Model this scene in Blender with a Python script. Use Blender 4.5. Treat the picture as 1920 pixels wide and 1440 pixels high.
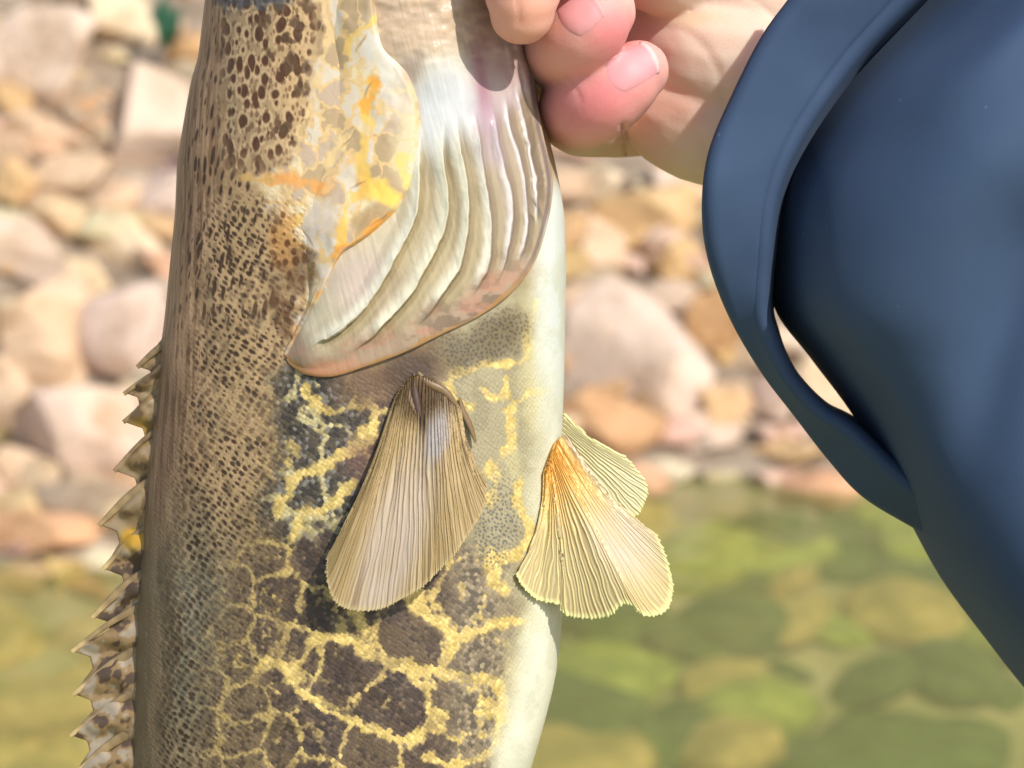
import bpy, bmesh, math, random
import numpy as np
from mathutils import Vector, Matrix

for o in list(bpy.data.objects):
    bpy.data.objects.remove(o, do_unlink=True)
scene = bpy.context.scene
COL = scene.collection

# ------------------------------------------------------------------ camera
PITCH = math.radians(14.0)
CAM = np.array([0.0, 0.0, 1.0])
D = 0.65                                    # metres to the fish's mid plane
K = 0.115e-3 / D                            # tangent per photo pixel (1920 wide)
S = 0.115e-3                                # metres per photo pixel at the fish
RIGHT = np.array([1.0, 0.0, 0.0])
FWD = np.array([0.0, math.cos(PITCH), -math.sin(PITCH)])
UP = np.array([0.0, math.sin(PITCH), math.cos(PITCH)])
cd = bpy.data.cameras.new('camera')
cam = bpy.data.objects.new('camera', cd)
COL.objects.link(cam)
cam.location = CAM
cam.rotation_euler = (math.pi / 2 - PITCH, 0, 0)
cd.sensor_width = 36
cd.lens = 18 / (960 * K)
cd.clip_start = 0.01
cd.clip_end = 500
cd.dof.use_dof = True
cd.dof.focus_distance = D - 0.02
cd.dof.aperture_fstop = 25
scene.camera = cam

# ------------------------------------------------------------------ sky, sun, exposure
SUN_DIR = Vector((0.50, -0.54, 0.78)).normalized()     # towards the sun
world = bpy.data.worlds.new('World')
scene.world = world
world.use_nodes = True
wn = world.node_tree.nodes
wl = world.node_tree.links
wn.clear()
sky = wn.new('ShaderNodeTexSky')
sky.sky_type = 'NISHITA'
sky.sun_disc = False
sky.sun_elevation = math.asin(SUN_DIR.z)
sky.sun_rotation = math.atan2(SUN_DIR.x, SUN_DIR.y)
bg = wn.new('ShaderNodeBackground')
bg.inputs['Strength'].default_value = 0.13
wo = wn.new('ShaderNodeOutputWorld')
wl.new(sky.outputs[0], bg.inputs[0])
wl.new(bg.outputs[0], wo.inputs[0])
sd = bpy.data.lights.new('sun', 'SUN')
sd.energy = 3.5
sd.angle = math.radians(0.6)
sd.color = (1.0, 0.965, 0.91)
sun = bpy.data.objects.new('sun', sd)
COL.objects.link(sun)
sun.location = (3, -4, 8)
sun.rotation_euler = SUN_DIR.to_track_quat('Z', 'Y').to_euler()
scene.view_settings.view_transform = 'Standard'
scene.view_settings.look = 'None'
scene.view_settings.gamma = 1
scene.view_settings.exposure = 0.36
scene.view_settings.use_curve_mapping = False
scene.render.engine = 'CYCLES'

# ------------------------------------------------------------------ helpers
def at(px, py, d):
    px = np.asarray(px, float); py = np.asarray(py, float); d = np.asarray(d, float)
    px, py, d = np.broadcast_arrays(px, py, d)
    v = FWD + (px[..., None] - 960) * K * RIGHT + (720 - py[..., None]) * K * UP
    return CAM + d[..., None] * v

def lin(c):
    c = np.asarray(c, float) / 255.0
    return np.where(c <= 0.04045, c / 12.92, ((c + 0.055) / 1.055) ** 2.4)

def sstep(a, b, x):
    t = np.clip((x - a) / (b - a), 0, 1)
    return t * t * (3 - 2 * t)

def h2(i, j, seed):
    n = (i.astype(np.int64) * 374761393 + j.astype(np.int64) * 668265263 + seed * 974634777) & 0xffffffff
    n = ((n ^ (n >> 13)) * 1274126177) & 0xffffffff
    n = n ^ (n >> 16)
    return (n & 0xffffff).astype(np.float32) / float(0xffffff)

def vnoise(x, y, seed=0):
    xi = np.floor(x); yi = np.floor(y)
    fx = x - xi; fy = y - yi
    fx = fx * fx * (3 - 2 * fx); fy = fy * fy * (3 - 2 * fy)
    a = h2(xi, yi, seed); b = h2(xi + 1, yi, seed)
    c = h2(xi, yi + 1, seed); d = h2(xi + 1, yi + 1, seed)
    return (a * (1 - fx) + b * fx) * (1 - fy) + (c * (1 - fx) + d * fx) * fy

def fbm(x, y, seed=0, octv=4):
    s = 0; amp = 0.5; tot = 0
    for k in range(octv):
        s = s + amp * vnoise(x * 2 ** k + 17.3 * k, y * 2 ** k - 9.1 * k, seed + k)
        tot += amp; amp *= 0.5
    return s / tot

def worley(x, y, seed=0, jit=0.9):
    xi = np.floor(x); yi = np.floor(y)
    f1 = np.full(x.shape, 9.0, np.float32); f2 = f1.copy(); idv = np.zeros(x.shape, np.float32)
    for dx in (-1, 0, 1):
        for dy in (-1, 0, 1):
            cx = xi + dx; cy = yi + dy
            jx = cx + 0.5 + jit * (h2(cx, cy, seed) - 0.5)
            jy = cy + 0.5 + jit * (h2(cx, cy, seed + 7) - 0.5)
            r = np.sqrt((x - jx) ** 2 + (y - jy) ** 2)
            rid = h2(cx, cy, seed + 13)
            closer = r < f1
            f2 = np.where(closer, f1, np.minimum(f2, r))
            idv = np.where(closer, rid, idv)
            f1 = np.where(closer, r, f1)
    return f1, f2, idv

def cells(x, y, seed=0, jit=0.9):
    """offset from x,y to the centre of the cell it lies in, cell id and closeness to the cell's border"""
    xi = np.floor(x); yi = np.floor(y)
    f1 = np.full(x.shape, 9.0, np.float32); f2 = f1.copy()
    ox = np.zeros(x.shape, np.float32); oy = ox.copy(); idv = ox.copy()
    for dx in (-1, 0, 1):
        for dy in (-1, 0, 1):
            cx = xi + dx; cy = yi + dy
            jx = cx + 0.5 + jit * (h2(cx, cy, seed) - 0.5) - x
            jy = cy + 0.5 + jit * (h2(cx, cy, seed + 7) - 0.5) - y
            r = np.sqrt(jx ** 2 + jy ** 2)
            c = r < f1
            f2 = np.where(c, f1, np.minimum(f2, r))
            ox = np.where(c, jx, ox); oy = np.where(c, jy, oy)
            idv = np.where(c, h2(cx, cy, seed + 13), idv)
            f1 = np.where(c, r, f1)
    return ox, oy, idv, f2 - f1

def spline(pts, n):
    """Catmull-Rom through pts, resampled evenly to n points."""
    p = np.asarray(pts, float)
    q = np.vstack([2 * p[0] - p[1], p, 2 * p[-1] - p[-2]])
    out = []
    for i in range(1, len(q) - 2):
        t = np.linspace(0, 1, 24, endpoint=False)[:, None]
        a, b, c, d = q[i - 1], q[i], q[i + 1], q[i + 2]
        out.append(0.5 * (2 * b + (c - a) * t + (2 * a - 5 * b + 4 * c - d) * t ** 2 + (3 * b - a - 3 * c + d) * t ** 3))
    out.append(p[-1:])
    o = np.vstack(out)
    L = np.r_[0, np.cumsum(np.linalg.norm(np.diff(o[:, :2], axis=0), axis=1))]
    u = np.linspace(0, L[-1], n)
    return np.stack([np.interp(u, L, o[:, k]) for k in range(o.shape[1])], 1)

def poly_dist(X, Y, pts, reach, signed=False):
    """distance to a polyline (and running parameter 0..1), only near it."""
    p = np.asarray(pts, float)
    d = np.full(X.shape, 1e3, np.float32); tt = np.zeros(X.shape, np.float32)
    m = (X > p[:, 0].min() - reach) & (X < p[:, 0].max() + reach) & (Y > p[:, 1].min() - reach) & (Y < p[:, 1].max() + reach)
    if not m.any():
        return d, tt
    x = X[m]; y = Y[m]
    dd = np.full(x.shape, 1e3); pt = np.zeros(x.shape); sg = np.ones(x.shape)
    n = len(p) - 1
    for i in range(n):
        ax, ay = p[i]; bx, by = p[i + 1]
        vx, vy = bx - ax, by - ay
        t = np.clip(((x - ax) * vx + (y - ay) * vy) / (vx * vx + vy * vy + 1e-9), 0, 1)
        r = np.hypot(x - ax - t * vx, y - ay - t * vy)
        c = r < dd
        dd = np.where(c, r, dd); pt = np.where(c, (i + t) / n, pt)
        if signed: sg = np.where(c, np.where(vx * (y - ay) - vy * (x - ax) < 0, 1.0, -1.0), sg)
    d[m] = dd * sg; tt[m] = pt
    return d, tt

def blob(X, Y, cx, cy, rx, ry, ang=0, soft=0.5):
    c, s = math.cos(math.radians(ang)), math.sin(math.radians(ang))
    dx, dy = X - cx, Y - cy
    r = np.sqrt(((dx * c + dy * s) / rx) ** 2 + ((-dx * s + dy * c) / ry) ** 2)
    return 1 - sstep(1 - soft, 1 + soft, r)

def mix(a, b, w):
    return a + (np.asarray(b, np.float32) - a) * w[..., None]

def mesh_obj(name, verts, faces, mat, parent=None, col=None, smooth=True, uv=None):
    me = bpy.data.meshes.new(name)
    verts = np.asarray(verts, np.float32); faces = np.asarray(faces, np.int32)
    nf, k = faces.shape
    me.vertices.add(len(verts)); me.vertices.foreach_set('co', verts.ravel())
    me.loops.add(nf * k); me.loops.foreach_set('vertex_index', faces.ravel())
    me.polygons.add(nf)
    me.polygons.foreach_set('loop_start', np.arange(0, nf * k, k, dtype=np.int32))
    me.polygons.foreach_set('loop_total', np.full(nf, k, np.int32))
    me.update(calc_edges=True)
    me.validate()
    if smooth:
        me.polygons.foreach_set('use_smooth', np.ones(len(me.polygons), bool))
    if col is not None:
        a = me.color_attributes.new('col', 'FLOAT_COLOR', 'POINT')
        c4 = np.ones((len(verts), 4), np.float32); c4[:, :3] = col
        a.data.foreach_set('color', c4.ravel())
    if mat is not None:
        me.materials.append(mat)
    o = bpy.data.objects.new(name, me)
    COL.objects.link(o)
    if parent is not None:
        o.parent = parent
        o.matrix_parent_inverse = parent.matrix_world.inverted() if parent.type != 'EMPTY' else Matrix.Translation(-Vector(parent.location))
    return o

def grid_faces(n, m, wrap=False):
    i = np.arange(n - 1)[:, None]
    j = np.arange(m if wrap else m - 1)[None, :]
    j2 = (j + 1) % m
    return np.stack([i * m + j, i * m + j2, (i + 1) * m + j2, (i + 1) * m + j], -1).reshape(-1, 4)

def tag(o, label=None, cat=None, group=None, kind=None):
    if label: o['label'] = label
    if cat: o['category'] = cat
    if group: o['group'] = group
    if kind: o['kind'] = kind
    return o

def empty(name, loc):
    o = bpy.data.objects.new(name, None)
    COL.objects.link(o)
    o.location = loc
    o.empty_display_size = 0.02
    return o

# ------------------------------------------------------------------ materials
def new_mat(name):
    m = bpy.data.materials.new(name)
    m.use_nodes = True
    nt = m.node_tree
    nt.nodes.clear()
    out = nt.nodes.new('ShaderNodeOutputMaterial')
    return m, nt, out

def N(nt, t, **kw):
    n = nt.nodes.new(t)
    for k, v in kw.items():
        if k in n.inputs: n.inputs[k].default_value = v
        else: setattr(n, k, v)
    return n

def noise_bump(nt, scale, strength, dist, detail=6, coord='Object'):
    tc = N(nt, 'ShaderNodeTexCoord')
    nz = N(nt, 'ShaderNodeTexNoise', Scale=scale, Detail=detail)
    nt.links.new(tc.outputs[coord], nz.inputs['Vector'])
    bp = N(nt, 'ShaderNodeBump', Strength=strength, Distance=dist)
    nt.links.new(nz.outputs[0], bp.inputs['Height'])
    return bp, nz, tc

def attr_mat(name, rough, spec=0.5, sss=0.0, sss_r=(1, .4, .25), sss_s=0.004, bump=None, transl=0.0, transp=0.0, coat=0.0):
    m, nt, out = new_mat(name)
    at_ = N(nt, 'ShaderNodeAttribute', attribute_name='col')
    p = N(nt, 'ShaderNodeBsdfPrincipled')
    p.inputs['Roughness'].default_value = rough
    p.inputs['Specular IOR Level'].default_value = spec
    p.inputs['Coat Weight'].default_value = coat
    p.inputs['Coat Roughness'].default_value = 0.18
    nt.links.new(at_.outputs['Color'], p.inputs['Base Color'])
    if sss:
        p.inputs['Subsurface Weight'].default_value = sss
        p.inputs['Subsurface Radius'].default_value = sss_r
        p.inputs['Subsurface Scale'].default_value = sss_s
    if bump:
        bp, nz, tc = noise_bump(nt, *bump)
        nt.links.new(bp.outputs[0], p.inputs['Normal'])
    last = p.outputs[0]
    if transl:
        tr = N(nt, 'ShaderNodeBsdfTranslucent')
        nt.links.new(at_.outputs['Color'], tr.inputs['Color'])
        mx = N(nt, 'ShaderNodeMixShader'); mx.inputs[0].default_value = transl
        nt.links.new(last, mx.inputs[1]); nt.links.new(tr.outputs[0], mx.inputs[2])
        last = mx.outputs[0]
    if transp:
        tp = N(nt, 'ShaderNodeBsdfTransparent')
        mx = N(nt, 'ShaderNodeMixShader'); mx.inputs[0].default_value = transp
        nt.links.new(last, mx.inputs[1]); nt.links.new(tp.outputs[0], mx.inputs[2])
        last = mx.outputs[0]
    nt.links.new(last, out.inputs[0])
    return m

M_FISH = attr_mat('fish_skin', 0.46, 0.35, bump=(900, 0.12, 0.001), coat=0.06)
M_GILL = attr_mat('gill_membrane', 0.5, 0.28, sss=0.15, sss_r=(1, .8, .7), sss_s=0.002, bump=(600, 0.10, 0.001), coat=0.06)
M_FIN = attr_mat('fin_membrane', 0.5, 0.3, transl=0.22, transp=0.0)
M_PELV = attr_mat('pale_fin_membrane', 0.42, 0.4, transl=0.15, transp=0.06)
M_SPINE = attr_mat('fin_spine', 0.40, 0.4)
M_SKIN = attr_mat('human_skin', 0.52, 0.3, sss=0.6, sss_r=(1, .4, .25), sss_s=0.006, bump=(1500, 0.10, 0.001))
M_NAIL = attr_mat('fingernail', 0.5, 0.3, sss=0.2, sss_r=(1, .4, .3), sss_s=0.002)

def cloth_mat():
    m, nt, out = new_mat('navy_stretch_cloth')
    p = N(nt, 'ShaderNodeBsdfPrincipled', Roughness=0.75)
    p.inputs['Specular IOR Level'].default_value = 0.2
    p.inputs['Sheen Weight'].default_value = 0.04
    p.inputs['Sheen Roughness'].default_value = 0.45
    p.inputs['Sheen Tint'].default_value = (0.55, 0.7, 1, 1)
    tc = N(nt, 'ShaderNodeTexCoord')
    n1 = N(nt, 'ShaderNodeTexNoise', Scale=28, Detail=5)
    nt.links.new(tc.outputs['Object'], n1.inputs['Vector'])
    cr = N(nt, 'ShaderNodeValToRGB')
    cr.color_ramp.elements[0].position = 0.3; cr.color_ramp.elements[0].color = (0.036, 0.061, 0.112, 1)
    cr.color_ramp.elements[1].position = 0.75; cr.color_ramp.elements[1].color = (0.047, 0.077, 0.134, 1)
    nt.links.new(n1.outputs[0], cr.inputs[0])
    # lint specks
    vo = N(nt, 'ShaderNodeTexVoronoi', Scale=95)
    nt.links.new(tc.outputs['Object'], vo.inputs['Vector'])
    lt = N(nt, 'ShaderNodeMath', operation='LESS_THAN'); lt.inputs[1].default_value = 0.035
    nt.links.new(vo.outputs['Distance'], lt.inputs[0])
    mx = N(nt, 'ShaderNodeMixRGB'); mx.inputs[2].default_value = (0.07, 0.11, 0.17, 1)
    nt.links.new(lt.outputs[0], mx.inputs[0]); nt.links.new(cr.outputs[0], mx.inputs[1])
    nt.links.new(mx.outputs[0], p.inputs['Base Color'])
    wv = N(nt, 'ShaderNodeTexNoise', Scale=2600, Detail=2)
    nt.links.new(tc.outputs['Object'], wv.inputs['Vector'])
    bp = N(nt, 'ShaderNodeBump', Strength=0.10, Distance=0.0003)
    nt.links.new(wv.outputs[0], bp.inputs['Height'])
    nt.links.new(bp.outputs[0], p.inputs['Normal'])
    nt.links.new(p.outputs[0], out.inputs[0])
    return m
M_CLOTH = cloth_mat()

def rock_mat():
    m, nt, out = new_mat('bank_rock')
    oi = N(nt, 'ShaderNodeObjectInfo')
    tc = N(nt, 'ShaderNodeTexCoord')
    add = N(nt, 'ShaderNodeVectorMath', operation='ADD')
    sc = N(nt, 'ShaderNodeVectorMath', operation='SCALE'); sc.inputs['Scale'].default_value = 37.0
    cmb = N(nt, 'ShaderNodeCombineXYZ')
    for k in range(3): nt.links.new(oi.outputs['Random'], cmb.inputs[k])
    nt.links.new(cmb.outputs[0], sc.inputs[0])
    nt.links.new(tc.outputs['Object'], add.inputs[0]); nt.links.new(sc.outputs[0], add.inputs[1])
    n1 = N(nt, 'ShaderNodeTexNoise', Scale=1.7, Detail=7, Roughness=0.62)
    nt.links.new(add.outputs[0], n1.inputs['Vector'])
    cr = N(nt, 'ShaderNodeValToRGB')
    cr.color_ramp.elements[0].position = 0.30; cr.color_ramp.elements[0].color = (0.62, 0.50, 0.38, 1)
    cr.color_ramp.elements[1].position = 0.70; cr.color_ramp.elements[1].color = (1.12, 1.06, 1.0, 1)
    e = cr.color_ramp.elements.new(0.48); e.color = (1.0, 0.92, 0.80, 1)
    nt.links.new(n1.outputs[0], cr.inputs[0])
    mu = N(nt, 'ShaderNodeMixRGB', blend_type='MULTIPLY'); mu.inputs[0].default_value = 1
    nt.links.new(oi.outputs['Color'], mu.inputs[1]); nt.links.new(cr.outputs[0], mu.inputs[2])
    # rusty ochre staining
    n2 = N(nt, 'ShaderNodeTexNoise', Scale=0.9, Detail=5)
    nt.links.new(add.outputs[0], n2.inputs['Vector'])
    r2 = N(nt, 'ShaderNodeValToRGB')
    r2.color_ramp.elements[0].position = 0.56; r2.color_ramp.elements[0].color = (0, 0, 0, 1)
    r2.color_ramp.elements[1].position = 0.72; r2.color_ramp.elements[1].color = (.38, .38, .38, 1)
    nt.links.new(n2.outputs[0], r2.inputs[0])
    m2 = N(nt, 'ShaderNodeMixRGB'); m2.inputs[2].default_value = (0.52, 0.30, 0.12, 1)
    nt.links.new(r2.outputs[0], m2.inputs[0]); nt.links.new(mu.outputs[0], m2.inputs[1])
    p = N(nt, 'ShaderNodeBsdfPrincipled', Roughness=0.85)
    nt.links.new(m2.outputs[0], p.inputs['Base Color'])
    n3 = N(nt, 'ShaderNodeTexNoise', Scale=5, Detail=9, Roughness=0.65)
    nt.links.new(add.outputs[0], n3.inputs['Vector'])
    bp = N(nt, 'ShaderNodeBump', Strength=0.6, Distance=0.03)
    nt.links.new(n3.outputs[0], bp.inputs['Height']); nt.links.new(bp.outputs[0], p.inputs['Normal'])
    nt.links.new(p.outputs[0], out.inputs[0])
    return m
M_ROCK = rock_mat()

def ground_mat():
    m, nt, out = new_mat('bank_soil_and_bed')
    tc = N(nt, 'ShaderNodeTexCoord')
    n1 = N(nt, 'ShaderNodeTexNoise', Scale=9, Detail=8, Roughness=0.65)
    nt.links.new(tc.outputs['Object'], n1.inputs['Vector'])
    dry = N(nt, 'ShaderNodeValToRGB')
    dry.color_ramp.elements[0].position = 0.35; dry.color_ramp.elements[0].color = (0.19, 0.135, 0.085, 1)
    dry.color_ramp.elements[1].position = 0.68; dry.color_ramp.elements[1].color = (0.50, 0.39, 0.28, 1)
    nt.links.new(n1.outputs[0], dry.inputs[0])
    n2 = N(nt, 'ShaderNodeTexNoise', Scale=6.5, Detail=4, Roughness=0.5)
    nt.links.new(tc.outputs['Object'], n2.inputs['Vector'])
    wet = N(nt, 'ShaderNodeValToRGB')
    wet.color_ramp.elements[0].position = 0.34; wet.color_ramp.elements[0].color = (0.20, 0.18, 0.075, 1)
    wet.color_ramp.elements[1].position = 0.70; wet.color_ramp.elements[1].color = (0.52, 0.42, 0.20, 1)
    e = wet.color_ramp.elements.new(0.50); e.color = (0.38, 0.33, 0.13, 1)
    nt.links.new(n2.outputs[0], wet.inputs[0])
    # algae grows below the waterline
    sx = N(nt, 'ShaderNodeSeparateXYZ'); nt.links.new(tc.outputs['Object'], sx.inputs[0])
    mr = N(nt, 'ShaderNodeMapRange'); mr.inputs[1].default_value = 0.0; mr.inputs[2].default_value = -0.05
    nt.links.new(sx.outputs['Z'], mr.inputs[0])
    mx = N(nt, 'ShaderNodeMixRGB')
    nt.links.new(mr.outputs[0], mx.inputs[0]); nt.links.new(dry.outputs[0], mx.inputs[1]); nt.links.new(wet.outputs[0], mx.inputs[2])
    p = N(nt, 'ShaderNodeBsdfPrincipled', Roughness=0.9)
    nt.links.new(mx.outputs[0], p.inputs['Base Color'])
    bp = N(nt, 'ShaderNodeBump', Strength=0.7, Distance=0.03)
    nt.links.new(n1.outputs[0], bp.inputs['Height']); nt.links.new(bp.outputs[0], p.inputs['Normal'])
    nt.links.new(p.outputs[0], out.inputs[0])
    return m

def water_mat():
    m, nt, out = new_mat('shallow_green_water')
    tc = N(nt, 'ShaderNodeTexCoord')
    mp = N(nt, 'ShaderNodeMapping'); mp.inputs['Scale'].default_value = (3, 7, 1)
    nt.links.new(tc.outputs['Object'], mp.inputs[0])
    nz = N(nt, 'ShaderNodeTexNoise', Scale=1.0, Detail=3)
    nt.links.new(mp.outputs[0], nz.inputs['Vector'])
    bp = N(nt, 'ShaderNodeBump', Strength=0.34, Distance=0.02)
    nt.links.new(nz.outputs[0], bp.inputs['Height'])
    tr = N(nt, 'ShaderNodeBsdfTransparent'); tr.inputs[0].default_value = (0.90, 0.93, 0.80, 1)
    gl = N(nt, 'ShaderNodeBsdfGlossy', Roughness=0.08)
    nt.links.new(bp.outputs[0], gl.inputs['Normal'])
    fr = N(nt, 'ShaderNodeFresnel', IOR=1.33)
    nt.links.new(bp.outputs[0], fr.inputs['Normal'])
    # fine silt hanging in the water
    df = N(nt, 'ShaderNodeBsdfDiffuse'); df.inputs[0].default_value = (0.36, 0.37, 0.11, 1)
    ms = N(nt, 'ShaderNodeMixShader'); ms.inputs[0].default_value = 0.26
    nt.links.new(tr.outputs[0], ms.inputs[1]); nt.links.new(df.outputs[0], ms.inputs[2])
    mx = N(nt, 'ShaderNodeMixShader')
    nt.links.new(fr.outputs[0], mx.inputs[0]); nt.links.new(ms.outputs[0], mx.inputs[1]); nt.links.new(gl.outputs[0], mx.inputs[2])
    nt.links.new(mx.outputs[0], out.inputs[0])
    return m

def algae_mat():
    m, nt, out = new_mat('algae_stone')
    oi = N(nt, 'ShaderNodeObjectInfo'); tc = N(nt, 'ShaderNodeTexCoord')
    n1 = N(nt, 'ShaderNodeTexNoise', Scale=2.2, Detail=5)
    nt.links.new(tc.outputs['Object'], n1.inputs['Vector'])
    cr = N(nt, 'ShaderNodeValToRGB')
    cr.color_ramp.elements[0].position = 0.35; cr.color_ramp.elements[0].color = (0.55, 0.60, 0.45, 1)
    cr.color_ramp.elements[1].position = 0.65; cr.color_ramp.elements[1].color = (1.1, 1.1, 1.0, 1)
    nt.links.new(n1.outputs[0], cr.inputs[0])
    mu = N(nt, 'ShaderNodeMixRGB', blend_type='MULTIPLY'); mu.inputs[0].default_value = 1
    nt.links.new(oi.outputs['Color'], mu.inputs[1]); nt.links.new(cr.outputs[0], mu.inputs[2])
    p = N(nt, 'ShaderNodeBsdfPrincipled', Roughness=0.9)
    nt.links.new(mu.outputs[0], p.inputs['Base Color'])
    nt.links.new(p.outputs[0], out.inputs[0])
    return m

def plain_mat(name, rgb, rough=0.6, transl=0.0):
    m, nt, out = new_mat(name)
    bp, nz, tc = noise_bump(nt, 60, 0.3, 0.004)
    cr = N(nt, 'ShaderNodeValToRGB')
    cr.color_ramp.elements[0].position = 0.3; cr.color_ramp.elements[0].color = tuple(c * 0.8 for c in rgb) + (1,)
    cr.color_ramp.elements[1].position = 0.7; cr.color_ramp.elements[1].color = tuple(min(1, c * 1.15) for c in rgb) + (1,)
    nt.links.new(nz.outputs[0], cr.inputs[0])
    p = N(nt, 'ShaderNodeBsdfPrincipled', Roughness=rough)
    nt.links.new(cr.outputs[0], p.inputs['Base Color']); nt.links.new(bp.outputs[0], p.inputs['Normal'])
    nt.links.new(p.outputs[0], out.inputs[0])
    return m

# ================================================================== THE SETTING
def shore(x):                       # y of the waterline
    return 3.42 + 0.30 * x + 0.05 * np.sin(x * 5.0) + 0.03 * np.sin(x * 11 + 1)

def terrain(x, y):
    t = y - shore(x)
    up = 0.30 * np.clip(t, 0, 0.3) + 0.62 * np.clip(t - 0.3, 0, 9) + 0.12 * np.clip(t - 9.3, 0, 200)
    dn = -0.30 * np.clip(-t, 0, 0.9) - 0.05 * np.clip(-t - 0.9, 0, 6)
    n = (fbm(x * 3.1 + 40, y * 3.1 + 40, 3) - 0.5) * 0.10 + (fbm(x * 9 + 40, y * 9 + 40, 5, 3) - 0.5) * 0.05
    return up + dn + n * sstep(-1.2, 0.3, t)

def build_ground():
    xs = np.r_[np.linspace(-60, -3, 40), np.linspace(-2.9, 2.9, 200), np.linspace(3, 60, 40)]
    ys = np.r_[np.linspace(-40, 0.5, 30), np.linspace(0.6, 7.5, 230), np.linspace(7.8, 120, 60)]
    X, Y = np.meshgrid(xs, ys)
    Z = terrain(X, Y)
    g = mesh_obj('ground', np.stack([X, Y, Z], -1).reshape(-1, 3), grid_faces(len(ys), len(xs)), ground_mat())
    tag(g, 'earthy sloping bank running down into the stony bed of the shallow water', kind='structure')
    xs = np.linspace(-60, 60, 80); ys = np.linspace(-40, 20, 80)
    X, Y = np.meshgrid(xs, ys)
    w = mesh_obj('water', np.stack([X, Y, 0 * X], -1).reshape(-1, 3), grid_faces(80, 80), water_mat())
    tag(w, 'clear shallow green water rippling below the rocky bank', kind='structure')
build_ground()

def ground_hit(px, py):
    v = FWD + (px - 960) * K * RIGHT + (720 - py) * K * UP
    d = np.linspace(1.5, 14, 3000)
    P = CAM + d[:, None] * v
    below = P[:, 2] < terrain(P[:, 0], P[:, 1])
    i = int(np.argmax(below)) if below.any() else len(d) - 1
    return P[i], d[i]

def rock_mesh(name, seed, sub, mat, cuts=11, lo=0.55, hi=0.9, rough=0.07):
    rng = random.Random(seed)
    bm = bmesh.new()
    bmesh.ops.create_icosphere(bm, subdivisions=sub, radius=1.0)
    planes = []
    for _ in range(cuts):
        n = Vector((rng.gauss(0, 1), rng.gauss(0, 1), rng.gauss(0, 1))).normalized()
        planes.append((n, rng.uniform(lo, hi)))
    V = np.array([v.co[:] for v in bm.verts])
    for n, dd in planes:
        n = np.array(n); h = V @ n - dd
        V = V - np.clip(h, 0, None)[:, None] * n
    nn = fbm(V[:, 0] * 2.3 + V[:, 2] * 1.7 + seed * 3, V[:, 1] * 2.3 + V[:, 2] + 50, seed, 4) - 0.5
    V = V * (1 + rough * 2 * nn)[:, None]
    for v, c in zip(bm.verts, V): v.co = c
    for f in bm.faces: f.smooth = True
    me = bpy.data.meshes.new(name)
    bm.to_mesh(me); bm.free()
    me.materials.append(mat)
    return me

ROCKS = [rock_mesh('rock', 11 + k, 4 if k < 6 else 3, M_ROCK, 9, 0.38, 0.78, 0.05) for k in range(10)]
SLABS = [rock_mesh('rock_slab', 71 + k, 4, M_ROCK, 10, 0.40, 0.75, 0.035) for k in range(4)]

RR = random.Random(5)
def put_rock(name, px, py, w, h, rgb, label, group=None, mesh=None, cat='rock', sink=0.25, rot=None, flat=0.8):
    """a stone resting on the ground where the photo's pixel meets it, sized from its pixels at that distance"""
    P, d = ground_hit(px, py + h * 0.30)
    m = mesh or RR.choice(ROCKS)
    o = bpy.data.objects.new(name, m)
    COL.objects.link(o)
    rx = 0.5 * w * K * d * 1.12; rz = 0.5 * h * K * d * 1.15
    ry = flat * 0.5 * (rx + rz)
    o.scale = (rx, ry, rz)
    o.rotation_euler = (RR.uniform(-0.25, 0.15), RR.uniform(-.15, .15) if rot is None else math.radians(rot), RR.uniform(-0.4, 0.4))
    # centre lifted so that a part of it is bedded in the slope
    o.location = (P[0], P[1] + ry * 0.15, P[2] + rz * (0.55 - sink))
    o.color = tuple(lin(rgb)) + (1,)
    tag(o, label, cat, group)
    return o

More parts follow.
